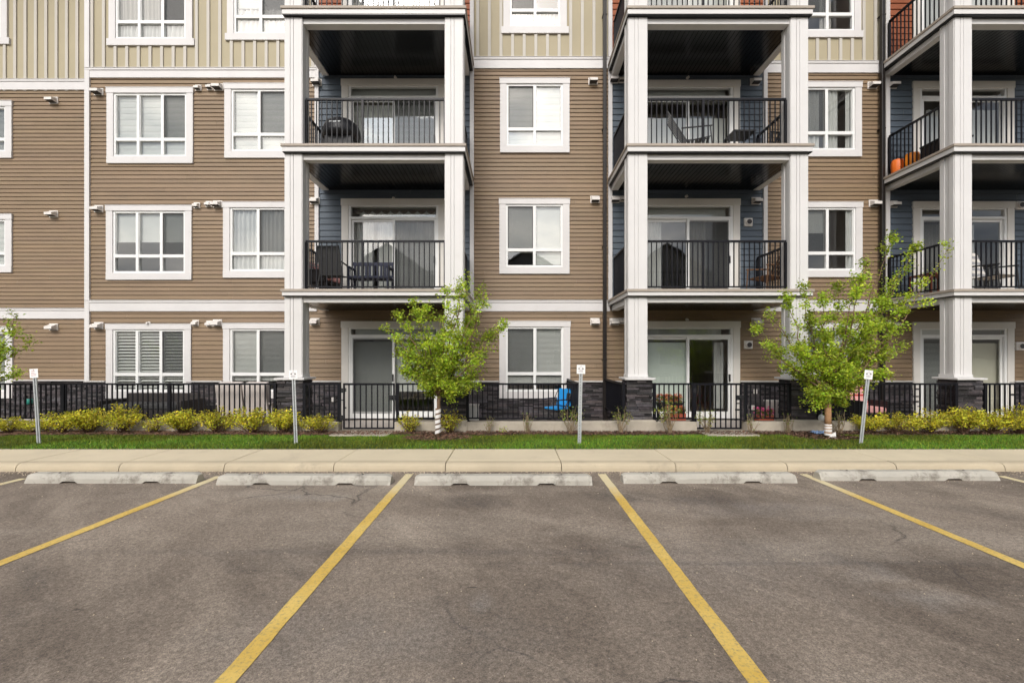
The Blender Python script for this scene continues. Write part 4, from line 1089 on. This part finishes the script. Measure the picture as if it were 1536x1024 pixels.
def bench(loc, label, m, w=.95, rz=0):
    o = empty('bench', loc, rz, label, 'bench'); b = MB(); b.box(-w/2, w/2, -.22, .20, .36, .41); b.build('seat', m, o, bevel=.006); b = MB()
    b.box(-w/2, w/2, .20, .24, .72, .80); b.box(-w/2, w/2, .20, .24, .44, .49)
    for i in range(11): x = -w/2+.03+i*(w-.06)/10; b.box(x-.022, x+.022, .205, .235, .49, .72)
    b.build('backrest', m, o)
    for sx in (-1, 1):
        for y, h in ((-.2, .60), (.20, .44)): b = MB(); b.box(sx*(w/2-.03)-.025, sx*(w/2-.03)+.025, y, y+.045, 0, h if y < 0 else .36); b.build('leg', m, o)
        b = MB(); b.box(sx*(w/2-.03)-.03, sx*(w/2-.03)+.03, -.21, .20, .60, .635); b.build('arm', m, o)
    return o
D2, D3 = 2.992, 5.997
# 2nd floor left balcony
sling_chair('sling_chair', (X(503, 9.85), 9.85, D2), math.pi, 'dark high-back sling chair with its back to the railing, second floor left balcony', 'darkfabric', 'darkfabric', .50, .98)
armchair('armchair', (-4.50, 10.35, D2), 1.3, 'dark armchair with a red and pale cushion in the corner of the left balcony', 'wicker', 'pinkfab', .62, .80, stripes='stripe')
bench((X(556, 10.1), 10.1, D2), 'low dark slatted bench beside the sliding door on the left balcony', 'navy', .95)
# 3rd floor left balcony: covered grill
o = empty('grill', (X(513, 10.0), 10.0, D3), 0, 'black covered round barbecue grill on the third floor left balcony', 'grill')
b = MB(); b.box(-.30, .30, -.24, .24, .12, .62); b.build('cart', 'blackplastic', o, bevel=.01)
b = MB(); b.lathe(0, 0, [(.40, .52), (.42, .60), (.41, .70), (.36, .82), (.26, .90), (.12, .935), (.02, .94)], 24, ribs=9, amp=.02); b.build('lid', 'cover', o, smooth=True)
b = MB(); b.bar((-.12, -.40, .72), (.12, -.40, .72), .02, .02); b.build('handle', 'galv', o)
for sx in (-1, 1):
    b = MB(); b.tube([(sx*.25-.02, -.2, .06), (sx*.25+.02, -.2, .06)], .06, 12); b.build('wheel', 'blackplastic', o)
# 2nd floor middle balcony
sling_chair('reclining_chair', (5.80, 10.05, D2), -1.35, 'brown wooden slatted recliner on the second floor middle balcony', 'wood', 'wood', .60, 1.02, True, tilt=.55)
# 3rd floor middle balcony
sling_chair('reclining_chair', (X(1045, 9.95), 9.95, D3), 1.25, 'dark slatted recliner by the door of the third floor middle balcony', 'blackplastic', 'blackplastic', .60, 1.08, True, tilt=.5)
side_table('side_table', (X(1109, 10.0), 10.0, D3), 'small dark square table on the third floor middle balcony', 'blackplastic', .5, .5, .62)
sling_chair('reclining_chair', (5.95, 10.2, D3), -1.3, 'dark slatted recliner in the right corner of the third floor middle balcony', 'blackplastic', 'blackplastic', .58, 1.05, True, tilt=.5)
# right stack
sling_chair('sling_chair', (X(1488, 9.95), 9.95, D2), .25, 'pale striped sling chair with grey arms on the second floor right balcony', 'darkfabric', 'stripe', .62, 1.05, stripes='stripedk')
side_table('low_table', (X(1402, 10.35), 10.35, D2), 'red brown slatted low table on the second floor right balcony', 'redwood', .75, .6, .52)
def pot(loc, r, h, m, label, name='garden_pot'):
    o = empty(name, loc, 0, label, 'pot'); b = MB(); b.lathe(0, 0, [(r*.78, 0), (r*.92, h*.15), (r, h*.5), (r*.98, h*.82), (r*.88, h*.95), (r*.84, h)], 28, ribs=10, amp=.03); b.build('body', m, o, smooth=True)
    b = MB(); b.lathe(0, 0, [(r*.60, h*.97), (r*.60, h*1.003)], 20); b.build('soil', 'soil', o); return o
pot((9.34, 10.70, D3), .125, .36, 'orangered', 'red orange rounded pot by the wall on the third floor right balcony')
pot((9.47, 10.45, D3), .15, .40, 'orange', 'bright orange rounded pot behind the side railing of the third floor right balcony')
o = empty('wicker_box', (9.75, 9.92, D3), 0, 'low brown wicker box with a black rim on the third floor right balcony', 'box'); b = MB(); b.box(-.30, .30, -.28, .28, 0, .40); b.build('body', 'wicker', o, bevel=.01)
b = MB(); b.box(-.32, .32, -.30, .30, .40, .44); b.build('rim', 'blackplastic', o, bevel=.005)
# ground floor patios
o = empty('patio_sofa', (X(228, 10.2), 10.2, 0), 0, 'long black wicker sofa under the three light ground floor window', 'sofa'); b = MB(); b.box(-.85, .85, -.38, .30, .12, .40); b.build('seat', 'wicker', o, bevel=.015)
b = MB(); b.box(-.85, .85, .30, .40, .12, .72); b.build('backrest', 'wicker', o, bevel=.015)
for sx in (-1, 1): b = MB(); b.box(sx*.91-.055, sx*.91+.055, -.38, .40, .05, .60); b.build('arm', 'wicker', o, bevel=.015)
for xx in (-.43, .43): b = MB(); b.box(xx-.40, xx+.40, -.36, .28, .405, .52); b.build('seat_cushion', 'darkfabric', o, bevel=.03)
armchair('armchair', (X(357, 9.75), 9.75, 0), math.pi+.1, 'pale cushioned patio armchair farther from the stone pier', 'cushion', 'cushion', .62, 1.06, 'pale patio armchairs')
armchair('armchair', (X(399, 9.75), 9.75, 0), math.pi-.1, 'pale cushioned patio armchair nearest the left stone pier', 'cushion', 'cushion', .62, 1.06, 'pale patio armchairs')
o = empty('storage_tub', (X(106, 10.2), 10.2, 0), 0, 'navy blue lidded tub behind the far left fence', 'tub'); b = MB(); b.box(-.30, .30, -.2, .2, 0, .33); b.build('body', 'navy', o, bevel=.03); b = MB(); b.box(-.32, .32, -.22, .22, .33, .38); b.build('lid', 'blackplastic', o, bevel=.015)
o = empty('plant_stand', (X(44, 9.9), 9.9, 0), 0, 'slim black plant stand behind the leftmost sign', 'plant stand'); b = MB(); b.lathe(0, 0, [(.11, .50), (.11, .52)], 14); b.build('table_top', 'blackplastic', o)
for k in range(3): a = 2.1*k; b = MB(); b.tube([(.05*math.cos(a), .05*math.sin(a), .50), (.13*math.cos(a), .13*math.sin(a), 0)], .009, 6); b.build('leg', 'blackplastic', o)
pot((X(44, 9.9), 9.9, .522), .06, .12, 'teal', 'small teal pot on the black plant stand')
o = empty('folding_chair', (X(836, 10.25), 10.25, 0), -.85, 'bright blue folding camp chair under the middle window', 'chair')
o.scale = (.92, 1.0, 1.0)
b = MB(); b.box(-.22, .22, -.22, .18, .38, .42); b.build('seat', 'bluefab', o, bevel=.005)
T = Matrix.Translation((0, .20, .44)) @ Matrix.Rotation(-.22, 4, 'X'); b = MB(); b.box(-.24, .24, 0, .02, 0, .40, T=T); b.build('backrest', 'bluefab', o, bevel=.008)
for sx in (-1, 1):
    b = MB(); b.tube([(sx*.25, -.25, 0), (sx*.24, .27, .80)], .011, 6); b.build('leg', 'blackplastic', o); b = MB(); b.tube([(sx*.25, .25, 0), (sx*.24, -.22, .42), (sx*.25, -.24, .60)], .011, 6); b.build('leg', 'blackplastic', o)
    b = MB(); b.box(sx*.26-.035, sx*.26+.035, -.26, .22, .595, .615); b.build('arm', 'navy', o, bevel=.006)
b = MB(); b.box(.08, .235, -.012, .0, .12, .30, T=T); b.build('side_pocket', 'blackplastic', o)
o = empty('storage_box', (X(709, 9.75), 9.75, 0), 0, 'narrow white plastic box behind the fence near the left tree', 'box'); b = MB(); b.box(-.13, .13, -.12, .12, 0, .50); b.build('body', 'whitebox', o, bevel=.012); b = MB(); b.box(-.14, .14, -.13, .13, .50, .53); b.build('lid', 'hood', o, bevel=.008)
armchair('armchair', (X(1296, 10.1), 10.1, 0), .1, 'patio armchair with red and pink patterned cushions behind the leaning sign', 'blackplastic', 'pinkfab', .62, .98, None, 'red')
# red lantern on a stand
o = empty('plant_stand', (X(1226, 9.6), 9.6, 0), 0, 'slim black stand holding the red lantern behind the right tree', 'plant stand'); b = MB(); b.lathe(0, 0, [(.12, .50), (.12, .52)], 14); b.build('table_top', 'blackplastic', o)
for k in range(3): a = 2.1*k; b = MB(); b.tube([(.05*math.cos(a), .05*math.sin(a), .50), (.13*math.cos(a), .13*math.sin(a), 0)], .009, 6); b.build('leg', 'blackplastic', o)
o = empty('lantern', (X(1226, 9.6), 9.6, .522), 0, 'red metal lantern standing behind the right tree trunk', 'lantern'); b = MB(); b.box(-.09, .09, -.09, .09, 0, .03); b.box(-.08, .08, -.08, .08, .24, .27)
for sx in (-1, 1):
    for sy in (-1, 1): b.box(sx*.075-.012, sx*.075+.012, sy*.075-.012, sy*.075+.012, .03, .24)
b.lathe(0, 0, [(.10, .27), (.04, .35), (.02, .37)], 12); b.build('lantern_frame', 'red', o); b = MB(); b.lathe(0, 0, [(.035, .03), (.035, .15), (.01, .16)], 12); b.build('candle', 'whitebox', o)
def planter(loc, w, m, petal, label, h=.15, n=130, name='flower_box'):
    o = empty(name, loc, 0, label, 'planter'); b = MB()
    p = [(-w/2*.92, -.07), (w/2*.92, -.07), (w/2*.92, .07), (-w/2*.92, .07)]; q = [(-w/2, -.09), (w/2, -.09), (w/2, .09), (-w/2, .09)]
    for k in range(4): j = (k+1) % 4; b.face([(*p[k], 0), (*p[j], 0), (*q[j], h), (*q[k], h)])
    b.face([(*v, 0) for v in reversed(p)]); b.build('trough', m, o); b = MB(); b.face([(*v, h-.02) for v in q]); b.build('soil', 'soil', o)
    b = MB()
    for _ in range(n*3): leaf(b, Vector((R.uniform(-w/2, w/2), R.uniform(-.1, .1), h+R.uniform(-.02, .13))), .05, .7)
    b.build('foliage', 'rose', o); b = MB()
    for _ in range(n):
        c = Vector((R.uniform(-w/2, w/2), R.uniform(-.11, .11), h+R.uniform(.02, .17)))
        for k in range(5): leaf(b, c, .034, 1.0)
    b.build('blossom', petal, o); return o
o = side_table('plant_bench', (X(1004, 9.45), 9.45, 0), 'low black bench carrying the orange flower box', 'blackplastic', .62, .24, .46)
planter((X(1004, 9.45), 9.45, .461), .52, 'blackplastic', 'redpetal', 'flower box of orange red blossoms raised on the low black bench')
planter((X(1012, 9.28), 9.28, .0), .42, 'terracotta', 'redpetal', 'red trough of small orange flowers standing on the patio', .40, 70)
planter((X(1146, 9.45), 9.45, 0), .34, 'terracotta', 'pinkpetal', 'pot of bright pink flowers behind the short fence', .33, 110, 'flower_pot')
o = empty('storage_box', (X(1160, 9.9), 9.9, 0), 0, 'pale box standing behind the pink potted flowers', 'box'); b = MB(); b.box(-.14, .14, -.12, .12, 0, .58); b.build('body', 'cushion', o, bevel=.012); b = MB(); b.box(-.15, .15, -.13, .13, .58, .61); b.build('lid', 'hood', o, bevel=.008)
b = MB(); b.lathe(0, 0, [(.001, -.075)]+[(.075*math.cos(a), .075*math.sin(a)) for a in [(-1.3+i*.2889) for i in range(10)]]+[(.001, .075)], 18); o = b.build('ball', 'whitebox', smooth=True)
o.location = (X(1233.5, 9.0), 9.02, .262+.075); tag(o, 'white ball on the low concrete wall beside the right tree trunk', 'ball')
b = MB(); n = 9
for i in range(n):
    for j in range(n):
        f = lambda u, v: ((u/n-.5)*.28, (v/n-.5)*.18, .012+.055*abs(math.sin(u*2.3+v)*math.cos(v*1.9-u*.7)))
        b.face([f(i, j), f(i+1, j), f(i+1, j+1), f(i, j+1)])
o = b.build('plastic_bag', 'bluebag'); o.location = (X(1231, 8.6), 8.6, .08); tag(o, 'crumpled pale blue plastic bag in the mulch left of the right tree', 'bag')

# ------------------------------------------------------------------ houses across the lot (they show in the window panes)
def house(x0, x1, yf, h, rise, label):
    o = empty('house', ((x0+x1)/2, yf, -.3), 0, label, 'house'); w = (x1-x0)/2; d = 9
    b = MB(); b.face([(-w, 0, 0), (-w, 0, h), (0, 0, h+rise), (w, 0, h), (w, 0, 0)]); b.face([(-w, -d, 0), (w, -d, 0), (w, -d, h), (0, -d, h+rise), (-w, -d, h)])
    b.face([(-w, -d, 0), (-w, -d, h), (-w, 0, h), (-w, 0, 0)]); b.face([(w, -d, 0), (w, 0, 0), (w, 0, h), (w, -d, h)]); b.build('wall', 'housewall', o)
    b = MB()
    for s in (-1, 1):
        k = rise/w; e = w+.5
        p = [(0, .5, h+rise+.02), (s*e, .5, h-.5*k+.02), (s*e, -d-.5, h-.5*k+.02), (0, -d-.5, h+rise+.02)]
        q = [(x, y, z+.18) for x, y, z in p]; b.face(p); b.face(q)
        for i in range(4): j = (i+1) % 4; b.face([p[i], p[j], q[j], q[i]])
    b.build('roof', 'houseroof', o)
    for k in range(3):
        for z in (1.0, 3.8, 6.5):
            x = -w*.62+k*w*.62
            b = MB(); b.box(x-.7, x+.7, .0, .06, z, z+1.4); wn = b.build('window', 'trim', o); b = MB(); b.box(x-.6, x+.6, .06, .07, z+.1, z+1.3); b.build('pane', 'blackplastic', wn)
house(-17, -6.5, -19, 8.6, 3.6, 'pale gabled house across the lot, reflected in the left windows')
house(-4.0, 6.5, -20, 8.6, 3.4, 'pale gabled house across the lot, reflected in the middle windows')
house(9, 19.5, -19, 8.6, 3.6, 'pale gabled house across the lot, reflected in the right windows')

# ------------------------------------------------------------------ sky, sun, camera
EL, AZ = math.radians(37), math.radians(192)     # azimuth clockwise from +Y: behind the camera, a little to its left
w = bpy.data.worlds.new('World'); SC.world = w; w.use_nodes = True; N, L = w.node_tree.nodes, w.node_tree.links
sky = N.new('ShaderNodeTexSky'); sky.sky_type = 'NISHITA'; sky.sun_disc = False; sky.sun_elevation = EL; sky.sun_rotation = AZ; sky.air_density = 1.0; sky.dust_density = 5.0; sky.ozone_density = 1.0
hs = N.new('ShaderNodeHueSaturation'); hs.inputs['Saturation'].default_value = .35; L.new(sky.outputs[0], hs.inputs['Color'])
tc = N.new('ShaderNodeTexCoord'); mp = N.new('ShaderNodeMapping'); mp.inputs['Scale'].default_value = (1, 1, 2.2); L.new(tc.outputs['Generated'], mp.inputs['Vector'])
nz = N.new('ShaderNodeTexNoise'); nz.inputs['Scale'].default_value = 3.2; nz.inputs['Detail'].default_value = 8; nz.inputs['Roughness'].default_value = .58; L.new(mp.outputs[0], nz.inputs['Vector'])
cr = N.new('ShaderNodeValToRGB'); cr.color_ramp.elements[0].position = .40; cr.color_ramp.elements[1].position = .60
cr.color_ramp.elements[0].color = (.52, .58, .67, 1); cr.color_ramp.elements[1].color = (1.40, 1.37, 1.32, 1); L.new(nz.outputs['Fac'], cr.inputs[0])
cm = N.new('ShaderNodeMix'); cm.data_type = 'RGBA'; cm.blend_type = 'MULTIPLY'; cm.inputs['Factor'].default_value = 1
L.new(hs.outputs[0], cm.inputs['A']); L.new(cr.outputs[0], cm.inputs['B'])
L.new(cm.outputs['Result'], N['Background'].inputs['Color']); N['Background'].inputs['Strength'].default_value = .15
sd = bpy.data.lights.new('sun', 'SUN'); sd.energy = .9; sd.angle = math.radians(18); sd.color = (1, .965, .92)
so = bpy.data.objects.new('sun', sd); COL.objects.link(so)
dirv = Vector((math.sin(AZ)*math.cos(EL), math.cos(AZ)*math.cos(EL), math.sin(EL)))
so.rotation_euler = dirv.to_track_quat('Z', 'Y').to_euler()
cd = bpy.data.cameras.new('camera'); cam = bpy.data.objects.new('camera', cd); COL.objects.link(cam); SC.camera = cam
cam.location = (0, 0, H); cam.rotation_euler = (math.radians(90), 0, 0); cd.sensor_width = 36; cd.lens = F/1536*36
cd.shift_x = -(VX-768)/1536; cd.shift_y = (HY-512)/1536; cd.clip_end = 1000; cd.clip_start = .05
SC.view_settings.view_transform = 'Standard'; SC.view_settings.look = 'None'; SC.view_settings.exposure = .24; SC.view_settings.gamma = 1
SC.cycles.use_denoising = True; SC.cycles.max_bounces = 8; SC.cycles.transparent_max_bounces = 16
